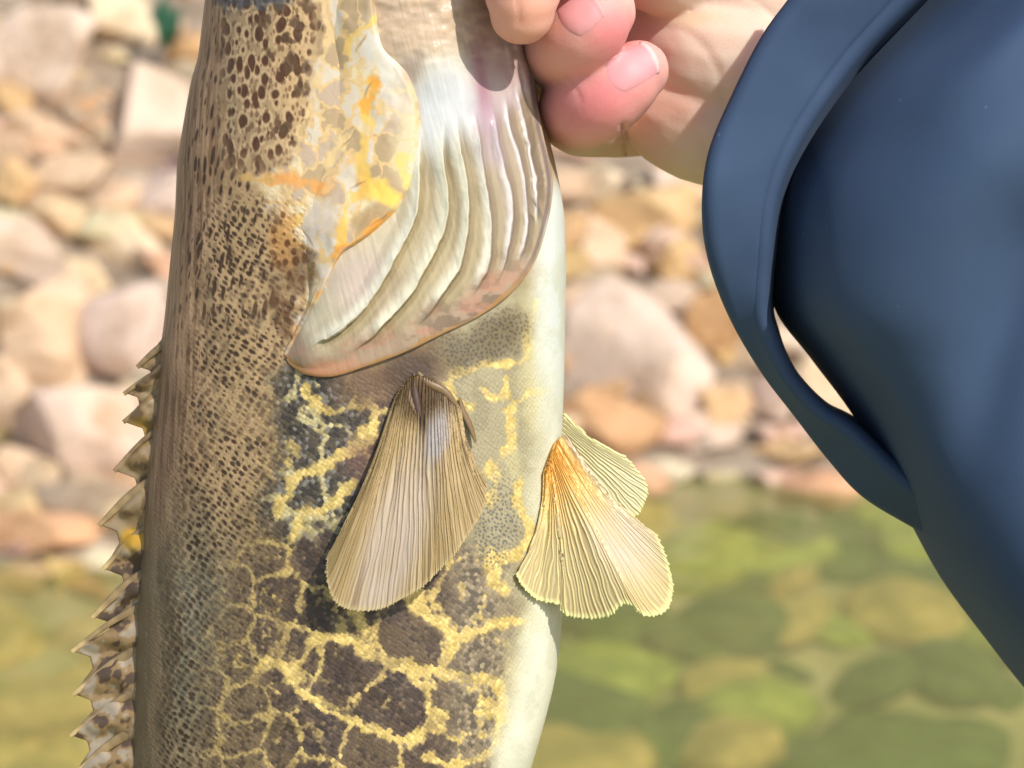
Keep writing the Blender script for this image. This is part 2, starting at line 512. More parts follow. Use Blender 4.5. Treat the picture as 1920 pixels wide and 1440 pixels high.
PK = (228, 206, 188); PE = (230, 202, 172); OC = (226, 192, 144); CR = (236, 216, 186); GR = (186, 168, 148); BR = (164, 136, 106)
big = [
 # left of the fish
 (60, 90, 250, 190, PK, 'broad pinkish rock at the top of the bank left of the fish'),
 (235, 30, 200, 110, CR, 'cream rock beside the green leaf high on the bank'),
 (285, 215, 190, 190, PK, 'blocky pink grey rock right behind the back of the fish, below the green leaf'),
 (150, 175, 120, 90, GR, 'grey brown stone wedged between pinkish rocks high on the bank'),
 (70, 250, 140, 80, PE, 'peach stone under the broad pinkish rock'),
 (200, 255, 90, 55, CR, 'small cream stone lying before the blocky pink grey rock'),
 (130, 320, 170, 80, PE, 'long peach stone above the little white stone'),
 (145, 400, 90, 55, (244, 226, 192), 'little whitish stone on top of the cracked slabs'),
 (270, 375, 160, 80, PK, 'flat pinkish stone leaning towards the back of the fish'),
 (25, 450, 200, 130, PK, 'pinkish slab with a dark crack along its lower edge'),
 (255, 455, 130, 90, CR, 'pale sandy stone against the back of the fish above the big slabs'),
 (90, 600, 250, 190, PE, 'large peach coloured slab, left one of the two split by a long crack'),
 (260, 590, 180, 190, (230, 208, 196), 'large pale pinkish slab, right one of the two split by a long crack'),
 (180, 800, 290, 240, (230, 204, 186), 'biggest pale slab, below the two split slabs and before the dorsal spines'),
 (20, 740, 120, 140, PE, 'peach stone left of the biggest pale slab, with a shaded notch'),
 (35, 870, 130, 100, PE, 'peach stone just under the shaded notch'),
 (200, 930, 210, 90, GR, 'shaded grey brown stone tucked under the biggest pale slab'),
 (80, 990, 190, 75, (226, 180, 140), 'low peach stone with a black shadow under it at the waterline'),
 (40, 1080, 140, 50, OC, 'wet ochre stone at the edge of the water left of the fish'),
 (150, 1090, 150, 45, (206, 158, 108), 'flat wet orange stone at the edge of the water near the dorsal spines'),
 (20, 345, 80, 90, OC, 'rusty ochre stone beside a mossy gap'),
 (15, 175, 70, 70, OC, 'small rusty stone under the broad pinkish rock'),
 # right of the fish
 (1215, 640, 245, 250, (228, 206, 190), 'biggest pale rounded boulder between the fish and the sleeve'),
 (1215, 400, 170, 120, OC, 'ochre yellow rock below the hand'),
 (1110, 340, 130, 80, CR, 'cream stone under the little finger'),
 (1275, 340, 150, 60, PK, 'pinkish stone right under the heel of the palm'),
 (1120, 470, 130, 120, PE, 'peach rock next to the belly of the fish'),
 (1270, 480, 130, 80, (224, 190, 140), 'sandy stone above the biggest pale boulder, close to the sleeve cuff'),
 (1100, 600, 110, 130, PK, 'pinkish stone squeezed between the belly and the biggest pale boulder'),
 (1365, 590, 120, 140, (230, 188, 140), 'tall sandy orange stone beside the sleeve cuff'),
 (1420, 650, 120, 90, CR, 'cream stone half hidden by the sleeve cuff'),
 (1370, 745, 110, 70, PE, 'peach stone right of the biggest pale boulder, low on the bank'),
 (1450, 760, 110, 60, PK, 'pinkish stone near the water under the sleeve cuff'),
 (1130, 770, 170, 120, (214, 170, 128), 'brownish orange rock behind the pelvic fins'),
 (1230, 775, 80, 90, BR, 'dark brown stone in the gap below the biggest pale boulder'),
 (1310, 815, 140, 50, PK, 'low pinkish stone at the waterline'),
 (1480, 845, 150, 45, OC, 'flat ochre stone at the waterline by the sleeve'),
 (1540, 720, 120, 130, CR, 'cream stone seen through the gap in the sleeve cuff'),
 (1385, 440, 130, 150, GR, 'grey brown stone behind the sleeve cuff'),
]
for i, (px, py, w, h, c, lab) in enumerate(big):
    mesh = SLABS[i % 4] if ('slab' in lab or 'boulder' in lab) else ROCKS[i % 6]
    put_rock('rock', px, py, w * 1.3, h * 1.3, c, lab, mesh=mesh)

REF = [(x, y, r) for (x, y, *_), r in zip(big, [
 'the broad pinkish rock', 'the cream rock near the leaf', 'the blocky pink grey rock', 'the wedged grey brown stone', 'the peach stone under the pinkish rock', 'the small cream stone', 'the long peach stone',
 'the little whitish stone', 'the flat leaning pinkish stone', 'the dark edged pinkish slab', 'the pale sandy stone', 'the large peach slab', 'the large pale pinkish slab', 'the biggest pale slab', 'the notched peach stone',
 'the peach stone under the notch', 'the shaded stone under the slab', 'the low peach stone with black shadow', 'the wet ochre stone', 'the flat wet orange stone', 'the rusty stone by the mossy gap', 'the small rusty stone',
 'the biggest pale boulder', 'the ochre yellow rock', 'the cream stone under the finger', 'the pinkish stone under the palm', 'the peach rock by the belly', 'the sandy stone above the boulder', 'the pinkish stone by the belly',
 'the tall sandy orange stone', 'the cream stone by the cuff', 'the peach stone beside the boulder', 'the pinkish stone under the cuff', 'the brownish orange rock', 'the dark brown stone', 'the low pinkish waterline stone',
 'the flat ochre waterline stone', 'the cream stone in the cuff gap', 'the grey brown stone behind the cuff'])]
fills = [((230, 202, 172), 'peach'), ((226, 190, 142), 'ochre'), ((188, 168, 146), 'grey brown'), ((236, 216, 190), 'cream')]
for gy in range(-30, 1080, 76):
    for gx in range(-110, 1720, 86):
        px = gx + RR.uniform(-34, 34); py = gy + RR.uniform(-30, 30)
        if 400 < px < 1020 or (px > 1440 and py < 640) or (px > 1640): continue
        lim = 1090 if px < 420 else 925
        if py > lim: continue
        k = RR.choices([0, 1, 2, 3], [5, 3, 1.4, 3])[0]
        c, cn = fills[k]
        w = RR.uniform(60, 165); h = w * RR.uniform(0.45, 0.85)
        j = [RR.uniform(-9, 9) for _ in range(3)]
        ref = min(REF, key=lambda q: math.hypot(q[0] - px, q[1] - py))[2]
        put_rock('stone', px, py, w, h, tuple(max(0, min(255, a + b)) for a, b in zip(c, j)), '%s %s stone beside %s' % ('small' if w < 95 else 'middle sized' if w < 130 else 'larger', cn, ref), '%s stones of the bank' % cn, mesh=RR.choice(ROCKS[6:]), cat='stone', sink=0.32)

# stones under the water
M_ALG = algae_mat()
ALG = [rock_mesh('algae_stone', 131 + k, 3, M_ALG, 5, 0.75, 0.95, 0.12) for k in range(5)]
for gy in range(930, 1520, 84):
    for gx in list(range(-100, 330, 120)) + list(range(1010, 1960, 120)):
        px = gx + RR.uniform(-60, 60); py = gy + RR.uniform(-40, 40)
        if px < 400 and py < 1120: continue
        if px > 900 and py < 910: continue
        P, d = ground_hit(px, py)
        o = bpy.data.objects.new('underwater_stone', RR.choice(ALG))
        COL.objects.link(o)
        r = RR.uniform(0.025, 0.085)
        o.scale = (r * RR.uniform(.9, 1.7), r * RR.uniform(.9, 1.3), r * RR.uniform(.35, .7))
        o.rotation_euler = (RR.uniform(-.3, .3), RR.uniform(-.3, .3), RR.uniform(0, 6.28))
        o.location = (P[0], P[1], min(P[2] - r * 0.05, -r * 0.75))
        shade = RR.random()
        if px < 400: where = 'beside the dorsal spines'
        elif py < 1010: where = 'along the waterline'
        elif px < 1240: where = 'below the pelvic fins'
        elif px > 1560: where = 'under the sleeve'
        else: where = 'in the open pool'
        if px < 400: shade = 0.68 + 0.32 * shade
        if shade < 0.30: c, cn = (92, 108, 52), 'dark green weedy'
        elif shade < 0.70: c, cn = (172, 176, 84), 'yellow green algae covered'
        else: c, cn = (206, 174, 108), 'golden brown'
        o.color = tuple(lin(c)) + (1,)
        tag(o, cn + ' stone under the shallow water ' + where, 'stone', cn + ' stones under the water')

# green leaves among the rocks
def leaf_tuft():
    P, d = ground_hit(312, 60)
    root = empty('green_plant', P)
    tag(root, 'small dark green leafy plant growing between the rocks behind the head of the fish', 'plant')
    mt = plain_mat('green_leaf', (0.030, 0.115, 0.055), 0.5)
    for k, (dx, dy, ln, ang, wd) in enumerate([(0, 0, 95, 95, 30), (-4, 10, 80, 60, 26), (6, 0, 75, 130, 26), (0, 20, 60, 110, 22), (10, 10, 55, 75, 20)]):
        n = 9; vs = []
        a = math.radians(ang)
        for i in range(n):
            t = i / (n - 1)
            w = wd * math.sin(math.pi * min(1, t * 0.96 + 0.04)) ** 0.8 * 0.5
            bx = 312 + dx + math.cos(a) * ln * (t - 0.25); by = 52 + dy - math.sin(a) * ln * (t - 0.35)
            for sgn in (-1, 0, 1):
                vs.append(at(bx + sgn * w * math.sin(a), by + sgn * w * math.cos(a), d - 0.07 - 0.03 * math.sin(t * 2.2) + (0.012 if sgn == 0 else 0)))
        f = []
        for i in range(n - 1):
            for j in range(2):
                f.append((i * 3 + j, i * 3 + j + 1, (i + 1) * 3 + j + 1, (i + 1) * 3 + j))
        lo = mesh_obj('leaf', np.array(vs), f, mt, root)
        sm = lo.modifiers.new('solid', 'SOLIDIFY'); sm.thickness = 0.002
    # stem down into the soil
    bmv = []
    for i in range(6):
        t = i / 5
        c = np.array(P) * (1 - t) + at(312, 60, d - 0.06) * t
        if i == 0: c = c - np.array([0, 0, 0.03])
        for q in range(6):
            a = q * math.pi / 3
            bmv.append(c + 0.004 * np.array([math.cos(a), math.sin(a), 0]))
    mesh_obj('stem', np.array(bmv), grid_faces(6, 6, True), mt, root)
leaf_tuft()

# ================================================================== THE FISH
Ltab = np.array([(-430, 640), (-400, 560), (-330, 470), (-220, 415), (-100, 395), (0, 384), (60, 377), (110, 371), (150, 358), (200, 349), (300, 332), (400, 328), (500, 318), (600, 308), (650, 301),
                 (760, 291), (850, 277), (950, 268), (1050, 262), (1150, 252), (1250, 248), (1350, 245), (1440, 243), (1600, 252), (1900, 310), (2300, 440), (2600, 490), (2760, 500)], float)
Rtab = np.array([(-430, 720), (-400, 790), (-330, 870), (-220, 935), (-100, 965), (0, 978), (60, 986), (130, 1000), (200, 1010), (250, 1027), (300, 1040), (350, 1050), (400, 1058), (500, 1062), (600, 1060), (700, 1058),
                 (760, 1056), (850, 1053), (1000, 1055), (1150, 1055), (1200, 1051), (1250, 1045), (1300, 1035), (1350, 1022), (1400, 1008), (1440, 996), (1600, 945), (1900, 850), (2300, 720), (2600, 660), (2760, 650)], float)
Ttab = np.array([(-430, .002), (-400, .010), (-330, .017), (-220, .021), (0, .0245), (400, .027), (900, .028), (1440, .026), (1900, .019), (2300, .009), (2600, .005), (2760, .0035)], float)
YY = np.arange(-430, 2761, 2.0)
def _sm(tab, w):
    v = np.interp(YY, tab[:, 0], tab[:, 1])
    k = np.hanning(w); k /= k.sum()
    return np.convolve(np.pad(v, w // 2, mode='edge'), k, 'valid')[:len(YY)]
LV, RV, TV = _sm(Ltab, 31), _sm(Rtab, 31), _sm(Ttab, 61)
def fl(y): return np.interp(y, YY, LV)
def fr(y): return np.interp(y, YY, RV)
def ft(y): return np.interp(y, YY, TV)
EXPN = 0.42
def body_depth(px, py):
    l, r = fl(py), fr(py)
    q = np.clip((px - (l + r) / 2) / ((r - l) / 2), -1, 1)
    return D - ft(py) * (1 - q * q) ** EXPN

# curves of the gill region (photo pixels)
EDGE_C = [(700, -60), (705, 20), (722, 90), (765, 140), (790, 205), (787, 320), (765, 372), (738, 405), (690, 445), (645, 474), (612, 530), (585, 590), (548, 648), (536, 668)]
RIM = [(962, -60), (975, 20), (990, 90), (1003, 150), (1012, 220), (1032, 310), (1036, 360), (1026, 420), (1003, 490), (960, 548), (900, 592), (830, 626), (760, 660), (690, 686), (625, 706), (575, 703), (545, 685), (534, 668)]
RAYS = [
 [(790, 190), (786, 300), (781, 391), (752, 464), (710, 537), (655, 603), (575, 658)],
 [(822, 180), (834, 300), (836, 409), (812, 482), (765, 555), (714, 617), (655, 660)],
 [(850, 180), (868, 300), (881, 400), (867, 490), (834, 548), (780, 615)],
 [(885, 180), (905, 300), (919, 400), (914, 490), (885, 560)],
 [(915, 170), (942, 300), (960, 395), (950, 480), (930, 530)],
 [(935, 150), (968, 270), (988, 370), (984, 450), (968, 505)],
 [(955, 130), (988, 250), (1008, 350), (1005, 430)],
]

def edge_x(Y):
    e = np.array([(700, -60), (705, 20), (722, 90), (765, 140), (790, 205), (787, 320), (765, 372), (738, 405), (690, 445), (645, 474), (612, 530), (585, 590), (548, 648), (536, 668)], float)
    return np.interp(Y, e[:, 1], e[:, 0])

def paint(X, Y, U=None):
    """pigment of the fish's skin at photo pixel X,Y; U = distance along the skin round the flank (px)"""
    if U is None: U = X
    X = X.astype(np.float32); Y = Y.astype(np.float32); U = U.astype(np.float32)
    H = np.zeros(X.shape, np.float32)
    l = fl(Y); r = fr(Y); f = (X - l) / (r - l)
    X0, Y0 = X, Y
    # scales: pigment is laid scale by scale on the flank
    ang = 0.60
    ca, sa = math.cos(ang), math.sin(ang)
    SC = 7.6
    ox, oy, sid_, sb_ = cells((U * ca + Y * sa) / SC, (-U * sa + Y * ca) / SC, 11, 0.55)
    du = (ox * ca - oy * sa) * SC; dy_ = (ox * sa + oy * ca) * SC
    ratio = np.clip(1 - np.abs(2 * f - 1) ** 4, 0.15, 1)
    qz = sstep(660, 760, Y) * 0.72 * sstep(430, 540, X) * (1 - .8 * sstep(940, 1000, X))
    X = X + du * ratio * qz; Y = Y + dy_ * qz
    U = U + du * qz
    wx = (fbm(U / 55, Y / 55, 21) - 0.5); wy = (fbm(U / 55, Y / 55, 22) - 0.5)
    w2 = (fbm(U / 14, Y / 14, 23, 3) - 0.5); w3 = (fbm(U / 14, Y / 14, 24, 3) - 0.5)
    Xw = X + 46 * wx + 12 * w2; Yw = Y + 46 * wy + 12 * w3
    big_n = fbm(U / 120, Y / 160, 31)
    med = fbm(U / 34, Y / 50, 32)
    fine = fbm(U / 7, Y / 9, 33, 3)
    streak = fbm(U / 6, Y / 95, 34, 3)
    # ---- ground colours
    C = np.empty(X.shape + (3,), np.float32); C[:] = (146, 118, 80)
    C = mix(C, (168, 138, 98), sstep(0.42, 0.68, big_n))
    C = mix(C, (132, 112, 80), sstep(0.50, 0.2, big_n))
    C = mix(C, (120, 100, 70), sstep(0.5, 0.75, med) * .5)
    C = mix(C, (158, 120, 90), sstep(0.16, 0.02, f) * 0.8)
    C = mix(C, (112, 80, 54), sstep(0.56, 0.68, streak) * sstep(0.20, 0.05, f) * 0.75)
    C = mix(C, (186, 152, 116), sstep(0.42, 0.30, streak) * sstep(0.20, 0.05, f) * 0.5)
    C = mix(C, (126, 98, 64), sstep(930, 1100, Y) * sstep(0.12, 0.05, f) * 0.8)
    C = mix(C, (124, 108, 82), sstep(850, 1100, Y) * sstep(0.5, 0.15, f) * 0.7)
    C = mix(C, (104, 98, 80), blob(Xw, Yw, 375, 1210, 62, 190, 0, .5) * 0.9)
    C = mix(C, (84, 70, 50), blob(Xw, Yw, 315, 1230, 16, 220, 2, .6) * 0.75)
    # flank grey olive
    flx = np.interp(Y, [400, 560, 700, 800, 1000, 1100, 1440], [880, 850, 850, 840, 850, 850, 830])
    C = mix(C, (160, 148, 114), sstep(flx - 60, flx + 30, Xw) * sstep(480, 560, Y))
    C = mix(C, (188, 180, 146), sstep(950, 1015, Xw) * sstep(480, 700, Y))
    C = mix(C, (142, 130, 98), sstep(.46, .6, fbm(X / 30, Y / 46, 35)) * sstep(flx - 30, flx + 30, Xw) * sstep(1010, 960, Xw) * sstep(480, 560, Y) * .6)
    # ---- dorsal slits in slanting rows
    a1 = (U * ca + Y * sa); b1 = (-U * sa + Y * ca)
    f1, f2, ids = worley((a1 + 18 * wx) / 17.0, (b1 + 18 * wy) / 10.0, 41, 0.45)
    reg = fbm(U / 60, Y / 60, 44)
    dots = (1 - sstep(0.17, 0.34, f1 + 0.30 * (ids - 0.5) - .10 * (reg - .5)))
    dm = sstep(330, 420, Y) * sstep(0.04, 0.12, f) * (1 - sstep(560, 620, X + 60 * (Y > 900)))
    dmask = dm * (0.5 + 0.5 * sstep(.32, .6, reg))
    C = mix(C, (182, 154, 110), sstep(0.42, 0.62, f1) * dm * 0.55)
    C = mix(C, (60, 43, 28), np.clip(dots * dmask, 0, 1) * 0.92)
    H -= dots * dmask * 0.16
    f1, f2, ids = worley((U + 10 * wx) / 24, (Y + 10 * wy) / 30, 42, 0.95)
    C = mix(C, (84, 66, 46), (1 - sstep(.2, .42, f1 + .5 * (ids - .3))) * dm * .35)
    # elongated dark flecks on the nape, running along the fish
    f1, f2, ids = worley((U + 12 * wx + .12 * Y) / 15, (Y + 30 * wy + U * 0.35) / 44.0, 45, 0.95)
    fk = (1 - sstep(0.12, 0.28, f1 + 0.30 * (ids - 0.5)))
    fm = sstep(0.0, 0.05, f) * sstep(760, 520, Y) * sstep(640, 580, X)
    C = mix(C, (62, 42, 26), fk * fm * 0.9)
    C = mix(C, (192, 160, 118), sstep(.62, .8, f1) * fm * .4)
    # cheek spots, larger and rounder, with pale net
    cheek = sstep(395, 440, X) * sstep(604, 570, X + 24 * w2) * sstep(350, 270, Y + 40 * wx)
    C = mix(C, (160, 134, 100), cheek * 0.7)
    C = mix(C, (198, 162, 112), cheek * sstep(480, 560, X) * .8)
    f1, f2, ids = worley((U + 16 * wx) / 21, (Y + 16 * wy) / 32.0, 47, 0.9)
    sp = 1 - sstep(0.22, 0.36, f1 + 0.36 * (ids - 0.5))
    C = mix(C, (206, 174, 130), (1 - sstep(.04, .16, np.abs(f1 + 0.36 * (ids - 0.5) - .46))) * cheek * .55)
    C = mix(C, (76, 48, 27), sp * cheek * 0.94)
    H -= sp * cheek * .12
    f1, f2, ids = worley(U / 9, Y / 17.0, 49, 0.9)
    C = mix(C, (92, 64, 40), (1 - sstep(0.18, 0.36, f1 + .4 * (ids - .4))) * cheek * 0.6)
    for (cx, cy, rx, ry) in [(575, 12, 15, 13), (555, 45, 15, 11), (540, 72, 17, 9), (545, 118, 11, 20), (570, 128, 10, 14), (560, 165, 8, 20), (578, 165, 8, 16), (505, 100, 11, 9), (520, 232, 8, 16), (538, 240, 8, 20), (510, 250, 8, 12), (525, 15, 14, 10), (498, 40, 10, 15)]:
        C = mix(C, (92, 68, 44), blob(X + 20 * w2, Y + 20 * w3, cx, cy, rx, ry, 20, .25) * 0.9)
    C = mix(C, (70, 70, 74), blob(Xw + 40 * w2, Yw + 50 * w3, 485, -16, 80, 26, -8, .6) * 0.8)
    # ---- dark blotch zone, lower flank
    left_b = np.interp(Y, [680, 760, 900, 1000, 1060, 1120, 1200, 1440], [560, 520, 490, 470, 430, 410, 400, 380])
    zone = sstep(left_b - 50, left_b + 70, Xw) * sstep(672, 735, Y + 40 * wy - 0.10 * (X - 560)) * (1 - sstep(900, 985, Xw)) * (1 - sstep(800, 860, Xw) * sstep(1060, 1000, Yw))
    dz = 1 - sstep(800, 900, Xw)                       # darkest on the middle of the flank
    lz = sstep(620, 470, Xw)                           # greener and fainter towards the back
    # olive tan skin under the blotches
    C = mix(C, (140, 118, 76), zone * dz * 0.85)
    C = mix(C, (156, 138, 104), zone * (1 - dz) * sstep(1000, 1060, Y) * 0.9)
    # blotch centres: the big ones by hand, the rest scattered between them
    seeds = [(770, 1180), (640, 1262), (735, 1322), (870, 1335), (870, 1110), (905, 1232), (604, 1150), (655, 1130), (560, 1215), (600, 1375), (690, 1420), (520, 1290), (820, 1425), (515, 1395),
             (790, 1050), (905, 1420), (610, 1060), (760, 1500), (650, 1500), (840, 1010), (940, 1330), (940, 1160), (570, 1470)]
    rg_ = random.Random(77)
    for gy_ in range(690, 1560, 24):
        for gx_ in range(380, 960, 24):
            x_, y_ = gx_ + rg_.uniform(-12, 12), gy_ + rg_.uniform(-12, 12)
            need = 56 if x_ < 540 else 84
            if all(math.hypot(x_ - a_, y_ - b_) > need for a_, b_ in seeds): seeds.append((x_, y_))
    d1 = np.full(X.shape, 1e4, np.float32); d2 = d1.copy(); sidx = np.zeros(X.shape, np.int32)
    xs_ = X + 40 * wx + 18 * w2; ys_ = Y + 40 * wy + 18 * w3
    zm = zone > 0.01
    xm, ym = xs_[zm], ys_[zm]
    a_1 = np.full(xm.shape, 1e4, np.float32); a_2 = a_1.copy(); a_i = np.zeros(xm.shape, np.int32)
    for i, (sx, sy) in enumerate(seeds):
        rr = np.hypot(xm - sx, ym - sy)
        c = rr < a_1
        a_2 = np.where(c, a_1, np.minimum(a_2, rr)); a_i = np.where(c, i, a_i); a_1 = np.where(c, rr, a_1)
    d1[zm] = a_1; d2[zm] = a_2; sidx[zm] = a_i
    hv_ = (((sidx * 7919) % 101) / 101.0).astype(np.float32)
    gap = d2 - d1 + 20 * (fine - .5)
    blot = sstep(6, 15, gap) * zone
    bdark = np.clip((0.75 + .5 * hv_) * (1 - .42 * lz), 0, 1)
    C = mix(C, (78, 62, 50), blot * dz * bdark * .95)
    C = mix(C, (66, 53, 45), blot * dz * bdark * sstep(.48, .62, med) * .7)
    C = mix(C, (122, 106, 84), blot * (1 - dz) * .85 * sstep(1000, 1060, Y))
    C = mix(C, (120, 100, 78), blot * (sid_ > 0.86) * 0.5)
    C = mix(C, (50, 40, 34), blot * dz * (sid_ < 0.20) * 0.5)
    gz = zone * sstep(820, 900, Xw)
    C = mix(C, (84, 74, 60), gz * (sid_ < .36) * 0.75)
    C = mix(C, (176, 158, 124), gz * (sid_ > .8) * 0.6)
    yel = np.array([204, 176, 106], np.float32) + ((fine - 0.5) + .5 * (sid_ - .5))[..., None] * np.array([64, 60, 50], np.float32)
    br = sstep(.42, .62, fbm(U / 13, Y / 13, 63, 2))
    net = 1 - sstep(3.0, 9, gap)
    brk = sstep(.30, .50, fbm(U / 40, Y / 40, 67))
    C = C + (yel - C) * (net * zone * (.25 + .68 * brk) * (1 - .45 * lz))[..., None]
    # spotted centres
    dc = d1 + 14 * (fine - .5) + 8 * w2
    ring = (1 - sstep(2.5, 6, np.abs(dc - 8))) * (hv_ > .45) * zone
    C = C + (yel * .96 - C) * (ring * .75 * br)[..., None]
    vm = fbm(U / 36 + 5, Y / 36, 61, 4)
    crumbs = (1 - sstep(0.015, 0.045, np.abs(vm - 0.5))) * zone * sstep(760, 560, Xw)
    C = C + (yel * 0.92 - C) * (crumbs * 0.55 * br)[..., None]
    # shoulder blotch: near black with cream worms
    sb = np.clip(blob(Xw, Yw, 600, 790, 78, 75, -30, .35) + blob(Xw, Yw, 560, 720, 36, 48, -30, .4) + blob(Xw, Yw, 590, 930, 95, 70, -20, .4), 0, 1)
    C = mix(C, (80, 71, 58), sb * 0.9)
    worm = (1 - sstep(0.03, 0.09, np.abs(fbm(U / 48 + 9, Y / 48 + 3, 71, 3) - 0.5) + .10 * (fine - .5))) * sb
    C = C + (np.array([192, 176, 124], np.float32) + (sid_ - .5)[..., None] * 50 - C) * (worm * 0.9)[..., None]
    C = mix(C, (52, 46, 40), sb * (1 - worm) * (sid_ < .35) * .7)
    C = mix(C, (146, 142, 132), sb * (1 - worm) * (sid_ > .87) * .6)
    # ---- named veins
    veins = [
     ([(770, 1115), (800, 1150), (838, 1180), (850, 1206), (835, 1236), (822, 1255), (780, 1250), (745, 1240), (700, 1226), (672, 1210)], 11),
     ([(850, 1206), (880, 1185), (912, 1168), (972, 1158)], 10),
     ([(825, 1255), (880, 1270), (930, 1284), (940, 1302), (926, 1330), (908, 1330)], 10),
     ([(778, 1266), (800, 1292), (800, 1328), (824, 1342), (818, 1360), (790, 1380), (750, 1392)], 11),
     ([(750, 1392), (710, 1372), (640, 1345), (570, 1290), (545, 1265)], 6),
     ([(660, 1145), (682, 1185), (645, 1200), (590, 1206), (555, 1240), (500, 1250)], 10),
     ([(925, 1035), (932, 1075), (930, 1108), (950, 1106)], 12),
     ([(935, 1335), (936, 1372), (918, 1412), (850, 1430), (800, 1415)], 8),
     ([(905, 1310), (950, 1330), (935, 1350)], 9),
     ([(845, 735), (848, 706), (875, 690), (920, 684), (970, 684), (986, 640), (1000, 592), (1012, 568)], 8),
     ([(848, 716), (858, 752), (880, 762)], 7), ([(858, 750), (830, 752), (806, 764)], 6),
     ([(905, 728), (925, 742), (948, 742), (960, 718)], 8), ([(955, 800), (962, 760), (985, 744), (1022, 738)], 7),
     ([(955, 790), (960, 815), (940, 850), (960, 850)], 10), ([(922, 880), (930, 912), (915, 930)], 12), ([(972, 915), (980, 960), (985, 1010), (972, 1040), (930, 1050)], 10),
     ([(565, 735), (600, 760), (650, 765), (690, 740), (715, 735)], 8), ([(690, 745), (700, 780), (670, 830), (640, 850)], 10),
     ([(640, 850), (610, 880), (560, 900), (520, 960)], 10), ([(655, 920), (620, 945), (570, 960), (560, 1000)], 11), ([(540, 830), (560, 850), (545, 880)], 8),
    ]
    wm = fbm(U / 26, Y / 26, 69, 3)
    for pts, w in veins:
        q = spline(pts, max(8, len(pts) * 4))
        dd, tt = poly_dist(X + 34 * wx + 16 * w2, Y + 34 * wy + 16 * w3, q, 50)
        we = w * (0.30 + 1.6 * wm)
        vv = 1 - sstep(we * 0.6, we * 1.2, dd + 5 * (sid_ - .5))
        C = C + (yel * np.array([1.05, 1.05, 1.0], np.float32) - C) * (vv * 0.9 * (.65 + .35 * sstep(.3, .5, wm)))[..., None]
    for (cx, cy, rx, ry) in [(990, 640, 18, 70), (1000, 760, 25, 50), (960, 880, 16, 30), (1000, 1180, 26, 40), (960, 1290, 20, 60), (955, 1400, 25, 50)]:
        C = mix(C, (206, 192, 138), blob(Xw, Yw, cx, cy, rx, ry, 0, .6) * 0.5)
    # dark olive patch under the gill rim
    dk = blob(Xw, Yw, 905, 640, 95, 40, -22, .5)
    C = mix(C, (106, 92, 66), dk * 0.85)
    f1, f2, ids = worley(X0 / 7, Y0 / 8, 75, .9)
    C = mix(C, (70, 62, 48), dk * (1 - sstep(.2, .42, f1)) * .7)
    st2 = blob(Xw, Yw, 930, 985, 40, 80, 10, .5)
    C = mix(C, (86, 84, 80), st2 * (1 - sstep(.2, .40, f1)) * .8)
    C = mix(C, (106, 80, 58), blob(Xw, Yw, 730, 715, 100, 34, -16, .5) * 0.8)
    C = mix(C, (70, 54, 42), blob(Xw, Yw, 775, 690, 40, 40, 0, .5) * 0.75)
    C = mix(C, (112, 78, 64), blob(Xw, Yw, 690, 880, 45, 60, -20, .5) * 0.6)
    # belly
    bx = np.interp(Y, [300, 400, 480, 560, 700, 850, 1000, 1120, 1200, 1300, 1440], [1020, 1012, 1000, 1015, 1022, 1022, 1015, 1000, 985, 960, 930])
    bw = sstep(bx - 34, bx + 30, X + 30 * wx) * sstep(300, 380, Y)
    C = mix(C, (218, 214, 190), bw * 0.96)
    C = mix(C, (206, 212, 204), bw * sstep(900, 600, Y) * 0.8)
    C = mix(C, (196, 194, 168), bw * sstep(.48, .66, fbm(X / 22, Y / 40, 77)) * .5)
    # scale borders
    H += sstep(.0, .35, sb_) * .07 * sstep(640, 740, Y) * (1 - .6 * bw)
    C = C * (1 - (0.16 * (1 - sstep(.03, .16, sb_)) * sstep(640, 740, Y) * (1 - bw))[..., None])
    X, Y = X0, Y0
    # ---- gill cover: cream, lilac, yellow
    gx = np.interp(Y, [-60, 60, 140, 250, 300, 335, 360, 420, 470, 540, 600, 680], [600, 600, 598, 578, 560, 470, 480, 520, 560, 585, 560, 530])
    gw = sstep(gx - 26, gx + 20, X + 70 * wx + 40 * w2) * (1 - sstep(650, 676, Y)) * (1 - sstep(20, 60, X - edge_x(Y)))
    f1, f2, ids = worley((Xw + 14 * w2) / 36, (Yw + 14 * w3) / 52, 85, .95)
    pal = np.where((ids < .34)[..., None], np.array([182, 160, 138], np.float32), np.where((ids < .6)[..., None], np.array([204, 192, 172], np.float32), np.where((ids < .8)[..., None], np.array([170, 146, 112], np.float32), np.array([214, 196, 158], np.float32))))
    G = np.empty(C.shape, np.float32); G[:] = (212, 178, 122)
    G = G + (pal - G) * (sstep(.05, .20, f2 - f1) * .85)[..., None]
    G = mix(G, (210, 206, 194), blob(Xw, Yw, 720, 120, 30, 80, -20, .6) * .7)
    G = mix(G, (202, 186, 150), blob(Xw, Yw, 765, 260, 24, 80, 0, .5) * .7)
    G = mix(G, (196, 182, 168), blob(Xw, Yw, 600, 410, 40, 40, 0, .5) * .7)
    G = mix(G, (200, 180, 168), blob(Xw, Yw, 630, 530, 30, 30, 0, .5) * .7)
    G = mix(G, (168, 140, 98), blob(Xw, Yw, 700, 408, 34, 24, -30, .4) * .8)
    C = C + (G - C) * gw[..., None]
